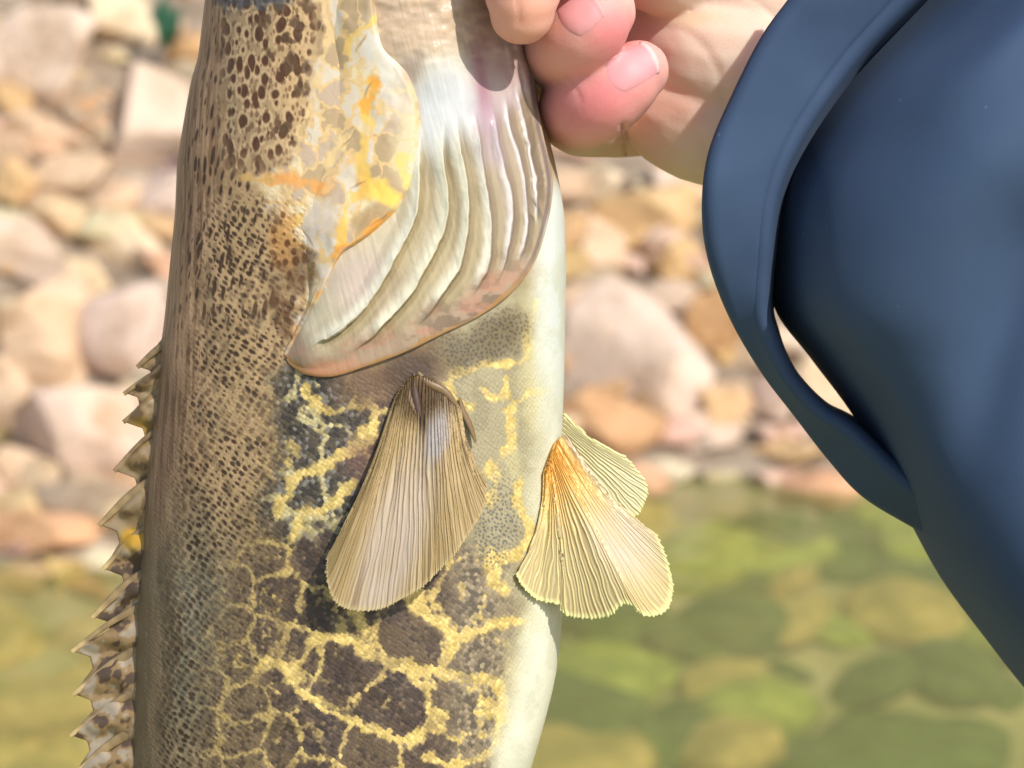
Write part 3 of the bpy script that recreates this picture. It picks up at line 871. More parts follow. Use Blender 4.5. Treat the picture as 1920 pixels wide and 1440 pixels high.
    yl = [([(700, 160), (692, 200), (686, 250), (676, 300), (690, 340)], 15, (228, 188, 98)), ([(706, 150), (690, 200)], 13, (226, 156, 62)), ([(655, 90), (662, 60), (700, 40)], 8, (224, 184, 100)),
          ([(490, 338), (540, 336), (592, 342), (612, 352)], 13, (218, 152, 80)), ([(450, 335), (500, 336)], 8, (196, 156, 92)),
          ([(735, 405), (690, 440), (640, 466), (625, 480)], 9, (222, 152, 64)), ([(720, 360), (700, 360), (730, 370)], 18, (230, 192, 84)), ([(690, 340), (655, 380), (650, 420), (645, 455)], 10, (228, 182, 90)),
          ([(645, 470), (625, 520), (610, 560)], 9, (220, 152, 78)), ([(620, 550), (600, 580), (575, 620)], 8, (226, 178, 112)), ([(550, 620), (555, 665)], 12, (226, 180, 122)), ([(560, 400), (545, 440), (570, 470)], 8, (214, 176, 100)),
          ([(668, 240), (640, 270), (625, 300)], 10, (228, 196, 136)), ([(600, 0), (612, 100), (590, 190), (560, 260)], 8, (216, 184, 130)), ([(760, 300), (770, 340)], 12, (214, 190, 110)), ([(615, 355), (640, 320), (660, 300)], 7, (222, 178, 120))]
    gn = fbm(X / 22, Y / 30, 83, 3)
    for pts, w, col in yl:
        dd, tt = poly_dist(X + 34 * wx + 16 * w2, Y + 34 * wy + 16 * w3, spline(pts, 16), 70)
        we = w * (.3 + 1.3 * gn)
        C = mix(C, col, (1 - sstep(we * .4, we * 1.3, dd)) * (.5 + .5 * sstep(.3, .55, gn)) * 0.9)
    # thin dark creases of skin
    for pts in [[(636, 278), (655, 262), (668, 238)], [(655, 355), (672, 345), (690, 338)], [(735, 395), (700, 420), (690, 425)], [(560, 420), (585, 455), (592, 470)], [(664, 100), (678, 80), (690, 60)], [(700, 150), (688, 168), (680, 190)]]:
        dd, tt = poly_dist(X + 6 * w2, Y + 6 * w3, spline(pts, 14), 30)
        cv = (1 - sstep(0.6, 3.2, dd)) * np.sin(np.pi * tt)
        C = mix(C, (128, 100, 72), cv * .5); H -= cv * .2
    # brown hem between the cover and the nape
    bh = blob(Xw, Yw, 560, 500, 26, 56, -10, .5) + blob(Xw, Yw, 530, 590, 20, 50, -10, .5)
    C = mix(C, (100, 74, 46), np.clip(bh, 0, 1) * 0.75)
    hz_ = blob(Xw, Yw, 535, 445, 26, 60, -10, .6)
    C = mix(C, (182, 134, 76), hz_ * 0.8)
    f1, f2, ids = worley(X / 17, Y / 22, 79, .9)
    C = mix(C, (88, 54, 26), np.clip(hz_ + bh * .7, 0, 1) * (1 - sstep(.20, .34, f1 + .3 * (ids - .5))) * .9)
    return np.clip(C, 0, 255), H

def paint_membrane(X, Y):
    X = X.astype(np.float32); Y = Y.astype(np.float32)
    wx = (fbm(X / 40, Y / 60, 121) - 0.5); wy = (fbm(X / 40, Y / 60, 122) - 0.5)
    Xw = X + 26 * wx; Yw = Y + 26 * wy
    C = np.empty(X.shape + (3,), np.float32); C[:] = (190, 176, 146)
    C = mix(C, (188, 187, 182), blob(Xw, Yw, 840, 220, 75, 110, -5, .5))
    C = mix(C, (176, 160, 158), sstep(890, 960, Xw) * sstep(560, 300, Y))
    C = mix(C, (196, 172, 160), blob(Xw, Yw, 680, 530, 60, 60, -30, .6) * .6)
    H = np.zeros(X.shape, np.float32)
    for i, pts in enumerate(RAYS):
        q = spline(pts, 40)
        w = [34, 34, 30, 26, 18, 12, 9][i]
        sd_, tt = poly_dist(X + 12 * wx, Y + 12 * wy, q, 70, True)
        fade = sstep(0.02, 0.25, tt) * (1 - sstep(0.86, 1.0, tt)) * sstep(225 - 12 * i, 345 - 25 * i, Y)
        # ramps up to a crest, then drops off sharply on its right
        left = np.where(sd_ <= 0, np.clip(1 + sd_ / w, 0, 1), np.clip(1 - sd_ / 4.0, 0, 1))
        prof = left ** 1.3
        near = np.abs(sd_) < w * 1.2
        H += np.where(near, prof, 0) * fade * [1.0, 1.0, .95, .85, .6, .45, .4][i]
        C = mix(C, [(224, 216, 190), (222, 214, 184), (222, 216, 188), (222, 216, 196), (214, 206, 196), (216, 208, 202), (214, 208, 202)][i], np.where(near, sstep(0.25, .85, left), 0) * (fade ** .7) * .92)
        C = mix(C, [(132, 116, 78), (120, 104, 70), (116, 100, 74), (112, 96, 84), (108, 92, 88), (100, 86, 86), (98, 84, 84)][i], (1 - sstep(3.0, 9.0, np.abs(sd_ - 7.0))) * fade * .85)  # shaded slot right of each ray's crest, painted as darker colour
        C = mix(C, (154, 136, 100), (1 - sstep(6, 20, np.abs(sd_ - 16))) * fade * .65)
    st = fbm((X - 0.25 * Y) / 6.0, Y / 80, 125, 3)
    C = C * (1 + 0.08 * (st[..., None] - 0.5))
    H += 0.06 * (st - 0.5)
    C = C * (1 + 0.10 * (fbm(X / 30, Y / 40, 126, 3)[..., None] - .5))
    # wrinkles in the soft skin by the throat
    dd, tt = poly_dist(X, Y, spline([(962, 60), (985, 150), (1000, 230), (1015, 320), (1010, 400)], 30), 60)
    wrk = np.sin((X - 0.22 * Y) / 3.6 + 9 * wx) * np.exp(-(dd / 24) ** 2)
    H += wrk * .22; C = C * (1 + .07 * wrk[..., None])
    # mauve brown border and orange rim
    q = spline(RIM, 120)
    dd, tt = poly_dist(X, Y, q, 110)
    low = sstep(0.46, 0.60, tt)
    bd = (1 - sstep(18, 74, dd + 50 * wx)) * low
    C = mix(C, (158, 132, 108), bd * 0.85)
    C = mix(C, (112, 94, 76), bd * 0.7 * sstep(.45, .6, fbm(X / 24, Y / 14, 127)) * sstep(700, 850, X))
    C = mix(C, (178, 128, 104), bd * 0.6 * sstep(.5, .65, fbm(X / 40, Y / 20, 128)))
    H -= bd * .3
    C = mix(C, (170, 126, 74), (1 - sstep(2, 9, dd + 20 * wx)) * low * 0.8)
    C = mix(C, (116, 100, 98), (1 - sstep(2, 5, np.abs(dd - 7))) * (1 - low) * 0.7)
    C = mix(C, (184, 128, 94), blob(Xw, Yw, 620, 690, 60, 16, -10, .5) * 0.7)
    # purple pink streak, and the hand's shade near the jaw painted in tan
    dd, tt = poly_dist(X + 10 * wx, Y, spline([(893, 40), (900, 110), (908, 180), (915, 240), (925, 290)], 20), 80)
    C = mix(C, (152, 92, 100), np.exp(-(dd / 15) ** 2) * (1 - sstep(.55, 1, tt)) * 0.85)
    C = mix(C, (166, 146, 156), np.exp(-(dd / 26) ** 2) * sstep(.3, .7, tt) * 0.6)
    C = mix(C, (184, 158, 130), sstep(135, 70, Yw + 0.1 * (X - 800)) * sstep(985, 900, X) * 0.9)
    C = mix(C, (168, 138, 126), blob(Xw, Yw, 950, 90, 55, 70, 0, .5) * 0.75)
    C = mix(C, (150, 132, 116), blob(Xw, Yw, 765, 130, 26, 30, 30, .6) * 0.8)
    jn = fbm(X / 22, Y / 14, 129, 3)
    C = C * (1 + (.30 * sstep(150, 90, Y) * (jn - .5))[..., None])
    H += sstep(140, 90, Y) * (fbm(X / 40, Y / 22, 130, 2) - .5) * .5
    return np.clip(C, 0, 255), H

fish = empty('fish', at(640, 2760, D))
tag(fish, 'olive and yellow mottled fish with orange edged gill cover, hanging from the hand', 'fish')

def build_body():
    ys = np.r_[np.linspace(-430, -44, 60), np.linspace(-40, 1476, 880), np.linspace(1484, 2760, 120)]
    nf, nb = 620, 60
    a = np.r_[np.linspace(-math.pi / 2, math.pi / 2, nf), np.linspace(math.pi / 2, 1.5 * math.pi, nb + 2)[1:-1]]
    Yg, Ag = np.meshgrid(ys, a, indexing='ij')
    l, r, T = fl(Yg), fr(Yg), ft(Yg)
    cx, hw = (l + r) / 2, (r - l) / 2
    PX = cx + hw * np.sin(Ag)
    cs = np.cos(Ag)
    Dp = D - T * np.sign(cs) * np.abs(cs) ** (2 * EXPN)
    # arc length round the flank, in px
    dpx = np.gradient(PX, axis=1); ddp = np.gradient(Dp / S, axis=1)
    U = np.cumsum(np.hypot(dpx, ddp), axis=1)
    U = U - U[:, nf // 2:nf // 2 + 1] + cx[:, :1]
    C, H = paint(PX, Yg, U)
    # scales: tiny relief over the whole flank
    f1, f2, _ = worley((U + Yg * .6) / 11.0, (Yg - U * .5) / 11.0, 91, .7)
    sc = (0.45 - f1) * 0.10 * sstep(330, 480, Yg)
    folds = (fbm(U / 26, Yg / 110, 93, 3) - .5) * 0.5 * sstep(500, 380, PX) 
    soft = (fbm(U / 90, Yg / 120, 95, 3) - .5) * 1.3
    # recess below the gill membrane so that its rim stands proud
    Dp = Dp - (H * 1.0 + sc + folds + soft) * 1e-3 * np.clip(np.abs(cs) * 4, 0, 1)
    P = at(PX, Yg, Dp)
    n, m = PX.shape
    mesh_obj('body', P.reshape(-1, 3), grid_faces(n, m, True), M_FISH, fish, lin(C).reshape(-1, 3))
build_body()

def ruled(Lp, Rp, n, m):
    A = spline(Lp, n); B = spline(Rp, n)
    s = np.linspace(0, 1, m)
    X = A[:, None, 0] * (1 - s) + B[:, None, 0] * s
    Y = A[:, None, 1] * (1 - s) + B[:, None, 1] * s
    return X, Y, np.broadcast_to(s, X.shape), np.broadcast_to(np.linspace(0, 1, n)[:, None], X.shape)

def build_gills():
    # membrane under the cover
    off = [26] * 9 + [18, 10, 5, 2, 0]
    A = [(x - o_, y - 0.4 * o_) for (x, y), o_ in zip(EDGE_C, off)]
    X, Y, s, t = ruled(A, RIM, 520, 330)
    C, H = paint_membrane(X, Y)
    dome = np.sin(np.pi * np.clip(s, 0, 1)) ** 0.8
    endf = sstep(0, .06, t) * sstep(1.0, 0.93, t)
    # the free edge curls out, over the body
    lift = 0.8 + 2.4 * dome * endf + 0.7 * sstep(0.80, 1.0, s) * endf
    tl = np.linspace(0, 1, 520)
    Dp = body_depth(X, Y) - (lift + H * 2.0) * 1e-3
    # near the belly outline the body falls away steeply: keep the sheet from following it all the way
    Dp = np.minimum(Dp, D - 0.0035 - 0.004 * (1 - s))
    P = at(X, Y, Dp)
    o = mesh_obj('gill_membrane', P.reshape(-1, 3), grid_faces(*X.shape), M_GILL, fish, lin(C).reshape(-1, 3))
    so = o.modifiers.new('thick', 'SOLIDIFY'); so.thickness = 0.0006; so.offset = 1
    o['label'] = 'pale folded gill membrane with white curved rays and orange brown rim'
    # bony gill cover
    Lc = [(625, -60), (606, 20), (600, 90), (596, 150), (585, 220), (560, 300), (545, 350), (530, 400), (545, 450), (560, 500), (575, 550), (560, 600), (540, 640), (530, 664)]
    X, Y, s, t = ruled(Lc, EDGE_C, 460, 220)
    C, H = paint(X, Y)
    nz = fbm(X / 45, Y / 60, 141, 3) - .5
    fold = np.sin((X * .8 + Y * .35) / 21.0 + 4 * nz) * 0.28 * sstep(0.05, 0.3, s)
    endf = sstep(0.99, 0.70, t)
    lift = -1.2 + (3.6 * sstep(0, 1, s) ** 0.8) * endf + .5 * sstep(0, .4, s) + 1.1 * (1 - endf) + (.7 * nz + .7 * fold) * (.3 + .7 * endf)
    lift = lift - 1.5 * sstep(0.88, 1.0, s) ** 2 * endf
    P = at(X, Y, body_depth(X, Y) - lift * 1e-3)
    o = mesh_obj('gill_cover', P.reshape(-1, 3), grid_faces(*X.shape), M_GILL, fish, lin(C).reshape(-1, 3))
    so = o.modifiers.new('thick', 'SOLIDIFY'); so.thickness = 0.0012; so.offset = 1
    o['label'] = 'cream gill cover with yellow and orange streaks'
build_gills()

def fan(name, base, outer, n, m, depth_fn, col_fn, mat, nrays, bulge=0, corr=0.22, thick=0.0005, label=None, seed=0, scallop=3):
    B = spline(base, m); O = spline(outer, m)
    t = np.linspace(0, 1, n)[:, None]; s = np.linspace(0, 1, m)[None, :]
    X = B[None, :, 0] * (1 - t) + O[None, :, 0] * t
    Y = B[None, :, 1] * (1 - t) + O[None, :, 1] * t
    dx = O[:, 0] - B[:, 0]; dy = O[:, 1] - B[:, 1]
    L = np.hypot(dx, dy)
    bl = bulge(s) if callable(bulge) else bulge + 0 * s
    X = X + (dy / L)[None, :] * np.sin(np.pi * t) * bl
    Y = Y - (dx / L)[None, :] * np.sin(np.pi * t) * bl
    S_ = np.broadcast_to(s, X.shape); T_ = np.broadcast_to(t, X.shape)
    ph = S_ * nrays + 1.5 * (fbm(S_ * nrays * 0.45, T_ * 2.2, seed + 3, 2) - 0.5) + .5 * (fbm(S_ * nrays, T_ * 9, seed + 4, 2) - .5)
    # rays fork towards the rim
    ray = 0.5 + 0.5 * np.cos(2 * np.pi * ph)
    ray2 = 0.5 + 0.5 * np.cos(4 * np.pi * ph)
    ray = ray * (1 - sstep(.45, .75, T_)) + (0.35 * ray + .65 * ray2) * sstep(.45, .75, T_)
    # ragged rim
    rg = (scallop * (ray - .5) + 9 * (fbm(S_ * 9, T_ * 0, seed + 6, 3) - .5)) * sstep(.8, 1, T_)
    X = X + (dx / L)[None, :] * rg; Y = Y + (dy / L)[None, :] * rg
    Dp = depth_fn(X, Y, S_, T_) - corr * 1e-3 * (ray ** 2) * (1.2 - .5 * T_)
    C = col_fn(X, Y, S_, T_, ray)
    P = at(X, Y, Dp)
    o = mesh_obj(name, P.reshape(-1, 3), grid_faces(n, m), mat, fish, lin(np.clip(C, 0, 255)).reshape(-1, 3))
    so = o.modifiers.new('thick', 'SOLIDIFY'); so.thickness = thick; so.offset = 1
    if label: o['label'] = label
    return o

def build_fins():
    # pectoral
    base = [(735, 772), (748, 738), (768, 710), (790, 704), (815, 715), (842, 738), (862, 770)]
    outer = [(612, 1045), (614, 1090), (632, 1134), (668, 1146), (705, 1144), (745, 1130), (790, 1104), (838, 1055), (878, 1004), (905, 958), (913, 905)]
    def dep(X, Y, s, t):
        return body_depth(X, Y) - (1.0 + 5.5 * sstep(0, .8, t) * (0.6 + .4 * np.sin(np.pi * s)) + 1.3 * np.sin(s * 9 + 1) * t + 1.0 * blob(X, Y, 816, 815, 26, 58, 12, .8)) * 1e-3
    def colf(X, Y, s, t, ray):
        n = fbm(s * 60, t * 3, 201, 3); n2 = fbm(s * 9, t * 5, 202, 3)
        C = np.empty(X.shape + (3,), np.float32); C[:] = (192, 168, 120)
        C = mix(C, (192, 164, 114), ray ** 1.5 * 0.75 * (.4 + n2))
        C = mix(C, (140, 114, 74), (1 - ray) ** 2 * .7 * (.4 + n))
        fl_ = fbm(s * 150, t * 2.2, 207, 2)
        C = mix(C, (108, 84, 52), sstep(.60, .74, fl_) * .55)
        C = mix(C, (214, 188, 146), sstep(.40, .28, fl_) * .6)
        C = mix(C, (200, 184, 172), blob(X, Y, 742, 1010, 50, 180, 18, .5) * (0.45 + .5 * n2))
        C = mix(C, (150, 128, 84), sstep(.2, .05, s) * .6)
        C = mix(C, (206, 186, 136), sstep(.965, 1, t) * .7)
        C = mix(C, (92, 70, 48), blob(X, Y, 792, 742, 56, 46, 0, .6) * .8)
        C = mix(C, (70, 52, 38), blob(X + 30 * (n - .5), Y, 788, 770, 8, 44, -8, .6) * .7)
        C = mix(C, (178, 170, 166), blob(X + 26 * (n - .5), Y + 20 * (n2 - .5), 818, 818, 20, 48, 12, .45) * .85)
        return C
    fan('pectoral_fin', base, outer, 220, 420, dep, colf, M_FIN, 34, bulge=lambda s: 10 * (2 * s - 1) * -1, corr=0.4, label='tan pectoral fin with fine rays', seed=5)
    # folds of skin over the root
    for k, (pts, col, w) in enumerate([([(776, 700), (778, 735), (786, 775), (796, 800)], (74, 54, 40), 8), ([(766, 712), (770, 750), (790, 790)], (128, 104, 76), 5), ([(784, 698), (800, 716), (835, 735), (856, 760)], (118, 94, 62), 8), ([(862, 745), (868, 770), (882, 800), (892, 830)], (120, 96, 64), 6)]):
        q = spline(pts, 30)
        vs = []
        for i, (x, y) in enumerate(q):
            i0, i1 = max(0, i - 1), min(29, i + 1)
            tx, ty = q[i1] - q[i0]; ll = math.hypot(tx, ty); nx, ny = -ty / ll, tx / ll
            tp = math.sin(math.pi * (0.06 + 0.9 * i / 29)) ** .6
            for j in range(9):
                aa = -math.pi / 2 + math.pi * j / 8
                off = w * tp * math.sin(aa)
                vs.append((x + nx * off, y + ny * off, 0.6 + (w * 0.07 * tp) * math.cos(aa) + 1.1 * i / 29))
        vs = np.array(vs)
        mesh_obj('skin_fold', at(vs[:, 0], vs[:, 1], body_depth(vs[:, 0], vs[:, 1]) - vs[:, 2] * 1e-3), grid_faces(30, 9), M_FISH, fish, np.broadcast_to(lin(col), (270, 3)))
    # pelvic fins
    def colp(X, Y, s, t, ray):
        n = fbm(s * 40, t * 4, 211, 3)
        C = np.empty(X.shape + (3,), np.float32); C[:] = (206, 188, 138)
        C = mix(C, (236, 218, 152), ray ** 1.6 * .9)
        C = mix(C, (170, 148, 104), (1 - ray) ** 2 * .75)
        C = mix(C, (222, 204, 190), blob(X, Y, 1165, 1010, 80, 50, 55, .6) * .6)
        C = mix(C, (246, 206, 122), sstep(.62, .15, t) * (.25 + .55 * ray))
        C = mix(C, (240, 184, 84), sstep(.34, .06, t) * .8 * sstep(1.0, .7, s))
        C = mix(C, (214, 200, 176), sstep(.82, .95, s) * sstep(.7, .3, t) * .8)
        C = mix(C, (226, 190, 130), sstep(.55, .75, n) * .3)
        C = mix(C, (236, 230, 160), sstep(.955, .99, t) * .9)
        return C
    base = [(1022, 888), (1030, 862), (1040, 836), (1050, 820), (1062, 816)]
    outer = [(968, 1078), (984, 1104), (1010, 1126), (1050, 1136), (1060, 1155), (1105, 1163), (1145, 1152), (1166, 1134), (1186, 1136), (1212, 1156), (1246, 1148), (1262, 1108), (1252, 1050), (1232, 1004)]
    def dep1(X, Y, s, t):
        d = D - 0.0125 + 0.004 * s - (0.006 * np.sin(np.pi * t * .7) * np.sin(np.pi * s) + 0.0012 * np.sin(s * 14) * t)
        return np.minimum(d, body_depth(X, Y) - 0.0016)
    fan('pelvic_fin', base, outer, 200, 420, dep1, colp, M_PELV, 30, bulge=lambda s: -16 * (2 * s - 1), corr=0.32, label='orange rooted pale yellow pelvic fin in front', seed=8, scallop=4)
    def colp2(X, Y, s, t, ray):
        C = np.empty(X.shape + (3,), np.float32); C[:] = (218, 208, 160)
        C = mix(C, (236, 226, 178), ray * .6)
        C = mix(C, (236, 230, 166), np.maximum(sstep(.94, .99, t), sstep(.93, .98, s)) * .9)
        return C
    base2 = [(1046, 850), (1050, 815), (1054, 790), (1056, 774)]
    outer2 = [(1080, 980), (1140, 985), (1196, 966), (1213, 935), (1209, 902), (1170, 855)]
    def dep2(X, Y, s, t):
        return D + 0.002 + 0.001 * t + 0 * X
    fan('pelvic_fin', base2, outer2, 120, 220, dep2, colp2, M_PELV, 18, bulge=lambda s: -10 * (2 * s - 1), corr=0.35, label='pale yellow pelvic fin behind the other', seed=11)
    # tail fin, below the picture
    def colt(X, Y, s, t, ray):
        C = np.empty(X.shape + (3,), np.float32); C[:] = (120, 104, 70)
        return mix(C, (176, 152, 100), ray * .7)
    fan('tail_fin', [(502, 2740), (540, 2750), (580, 2755), (620, 2750), (648, 2740)], [(380, 3020), (470, 3080), (575, 3100), (680, 3080), (770, 3020)], 60, 160, lambda X, Y, s, t: D + 0 * X, colt, M_FIN, 16, seed=14)
build_fins()

def build_dorsal():
    tips = [(260, 687), (235, 737), (234, 790), (217, 882), (188, 984), (196, 1066), (176, 1156), (138, 1220), (140, 1301), (135, 1378), (142, 1450), (154, 1530)]
    outer = [(296, 650)]
    for i, (x, y) in enumerate(tips):
        outer.append((x, y))
        nx, ny = tips[i + 1] if i + 1 < len(tips) else (x + 10, y + 80)
        gap = ny - y
        outer.append((x + 0.26 * gap + 10, y + 0.14 * gap))
        outer.append((x + 0.34 * gap + 10, y + 0.42 * gap))
    outer.append((260, 1600))
    o_ = np.array(outer, float)
    # densify, straight segments with slight rounding
    L = np.r_[0, np.cumsum(np.hypot(*np.diff(o_, axis=0).T))]
    n = 620
    u = np.linspace(0, L[-1], n)
    O = np.stack([np.interp(u, L, o_[:, 0]), np.interp(u, L, o_[:, 1])], 1)
    k = np.array([1, 2, 1]) / 4
    O[1:-1] = np.stack([np.convolve(O[:, q], k, 'valid') for q in (0, 1)], 1)
    by = O[:, 1] - 62
    by = np.maximum.accumulate(np.convolve(np.pad(by, 20, mode='edge'), np.ones(41) / 41, 'valid'))
    bx = fl(by) + 26
    m = 60
    s = np.linspace(0, 1, m)[None, :]
    X = bx[:, None] * (1 - s) + O[:, 0][:, None] * s
    Y = by[:, None] * (1 - s) + O[:, 1][:, None] * s
    Sx = np.broadcast_to(s, X.shape)
    fold = np.sin(Y / 13.0 + 3 * fbm(X / 30, Y / 30, 231, 2)) * 0.0009 * np.sin(np.pi * Sx)
    Dp = D - 0.003 + fold - 0.004 * (1 - Sx)
    wx = fbm(X / 26, Y / 26, 233, 3) - .5
    C = np.empty(X.shape + (3,), np.float32); C[:] = (160, 132, 92)
    low = sstep(960, 1080, Y)
    nn = fbm(X / 24 + Y / 40, Y / 24 - X / 60, 235, 3)
    C = mix(C, (96, 78, 66), (1 - sstep(.40, .46, nn)) * (.55 + .4 * low))
    C = mix(C, (182, 168, 148), sstep(.54, .62, nn) * (.3 + .5 * low))
    C = mix(C, (206, 160, 60), blob(X, Y, 250, 1010, 24, 20, 0, .5) + blob(X, Y, 262, 810, 22, 26, 0, .5) * .6)
    C = mix(C, (70, 54, 40), sstep(.975, 1.0, Sx) * .5)
    C = mix(C, (150, 120, 80), sstep(.3, .0, Sx) * .8)
    do = mesh_obj('dorsal_fin', at(X, Y, Dp).reshape(-1, 3), grid_faces(*X.shape), M_FIN, fish, lin(C).reshape(-1, 3))
    do['label'] = 'spiny dorsal fin with blotched membrane along the back'
    so = do.modifiers.new('thick', 'SOLIDIFY'); so.thickness = 0.0005; so.offset = 0
    for i, (tx, ty) in enumerate(tips):
        b = np.array([fl(ty - 105) + 34, ty - (95 if i > 2 else 55)])
        tip = np.array([tx - 3, ty + 2.0])
        mid = (b + tip) / 2 + np.array([-4, -6])
        q = spline([b, mid, tip], 16)
        rad = np.linspace(14.0 if i > 3 else 10.0, 4.2, 16) * (1 - .35 * np.sin(np.linspace(0, np.pi, 16)) * (i % 2))
        vs = []; cs = []
        for j, (x, y) in enumerate(q):
            tx_, ty_ = q[min(15, j + 1)] - q[max(0, j - 1)]
            ll = math.hypot(tx_, ty_); nx, ny = -ty_ / ll, tx_ / ll
            for a in range(8):
                aa = a * math.pi / 4
                vs.append((x + nx * rad[j] * math.cos(aa), y + ny * rad[j] * math.cos(aa), D - 0.0032 - 0.003 * (1 - j / 15) - 0.35 * rad[j] * S * math.sin(aa)))
                c = (np.array([156, 130, 92.]) if i < 4 else np.array([172, 144, 100.])) * (0.86 + 0.22 * ((i * 37 + j * 11) % 17) / 17)
                c = c * (1 - 0.25 * (1 - j / 15)) + (30 * np.array([1, .95, .6]) if j > 12 and i > 4 else 0)
                cs.append(c)
        vs = np.array(vs)
        mesh_obj('spine', at(vs[:, 0], vs[:, 1], vs[:, 2]), grid_faces(16, 8, True), M_FISH, do, lin(np.clip(cs, 0, 255)))
build_dorsal()

def build_eye():
    bm = bmesh.new()
    bmesh.ops.create_uvsphere(bm, u_segments=32, v_segments=16, radius=1)
    V = np.array([v.co[:] for v in bm.verts]); F = [[v.index for v in f.verts] for f in bm.faces]
    me = bpy.data.meshes.new('eye')
    c = at(500, -62, body_depth(np.array(500.), np.array(-62.)) + 0.003)
    P = c + V[:, :1] * 0.0062 * RIGHT + V[:, 1:2] * 0.0062 * UP + V[:, 2:3] * 0.0060 * FWD
    me.from_pydata([tuple(p) for p in P], [], F)
    for f in me.polygons: f.use_smooth = True
    a = me.color_attributes.new('col', 'FLOAT_COLOR', 'POINT')
    rr = np.hypot(V[:, 0], V[:, 1])
    for i, r in enumerate(rr):
        cc = (0.01, 0.01, 0.012) if r < .55 else (0.30, 0.22, 0.08)
        a.data[i].color = (*cc, 1)
    me.materials.append(attr_mat('fish_eye', 0.08))
    o = bpy.data.objects.new('eye', me); COL.objects.link(o)
    o.parent = fish; o.matrix_parent_inverse = Matrix.Translation(-Vector(fish.location))
    bm.free()
build_eye()

# ================================================================== THE PERSON
person = empty('person', at(1500, 420, D + 0.03))
tag(person, 'person in a navy top gripping the fish with one bare hand', 'person')

def chain(bm, pts, seg=20):
    """tapered round limb through (px, py, depth offset mm, radius px)"""
    p = np.array(pts, float)
    c = at(p[:, 0], p[:, 1], D + p[:, 2] * 1e-3)
    q = np.hstack([c, (p[:, 3] * S)[:, None]])
    L = np.r_[0, np.cumsum(np.linalg.norm(np.diff(c, axis=0), axis=1))]
    # Catmull-Rom in 3D
    ext = np.vstack([2 * q[0] - q[1], q, 2 * q[-1] - q[-2]])
    o = []
    for i in range(1, len(ext) - 2):
        t = np.linspace(0, 1, 10, endpoint=False)[:, None]
        a, b, cc, d = ext[i - 1], ext[i], ext[i + 1], ext[i + 2]
        o.append(0.5 * (2 * b + (cc - a) * t + (2 * a - 5 * b + 4 * cc - d) * t ** 2 + (3 * b - a - 3 * cc + d) * t ** 3))
    o.append(q[-1:])
    q = np.vstack(o)
    # hemispherical ends
    def cap(c0, dirv, r):
        return [np.r_[c0 + dirv * r * math.sin(a), r * math.cos(a)] for a in np.linspace(0.15, 1.5, 7)]
    d0 = q[0, :3] - q[1, :3]; d0 /= np.linalg.norm(d0)
    d1 = q[-1, :3] - q[-2, :3]; d1 /= np.linalg.norm(d1)
    q = np.vstack([cap(q[0, :3], d0, q[0, 3])[::-1], q, cap(q[-1, :3], d1, q[-1, 3])])
    rings = []
    T = np.gradient(q[:, :3], axis=0)
    n0 = None
    for i in range(len(q)):
        t = T[i] / (np.linalg.norm(T[i]) + 1e-12)
        if n0 is None:
            n0 = np.cross(t, UP if abs(t @ UP) < .9 else RIGHT)
        n0 = n0 - t * (n0 @ t); n0 /= np.linalg.norm(n0)
        b0 = np.cross(t, n0)
        ring = []
        for k in range(seg):
            a = 2 * math.pi * k / seg
            ring.append(bm.verts.new(q[i, :3] + max(q[i, 3], 1e-5) * (math.cos(a) * n0 + math.sin(a) * b0)))
        rings.append(ring)
    for i in range(len(rings) - 1):
        for k in range(seg):
            bm.faces.new((rings[i][k], rings[i][(k + 1) % seg], rings[i + 1][(k + 1) % seg], rings[i + 1][k]))
    bm.faces.new(rings[0][::-1]); bm.faces.new(rings[-1])

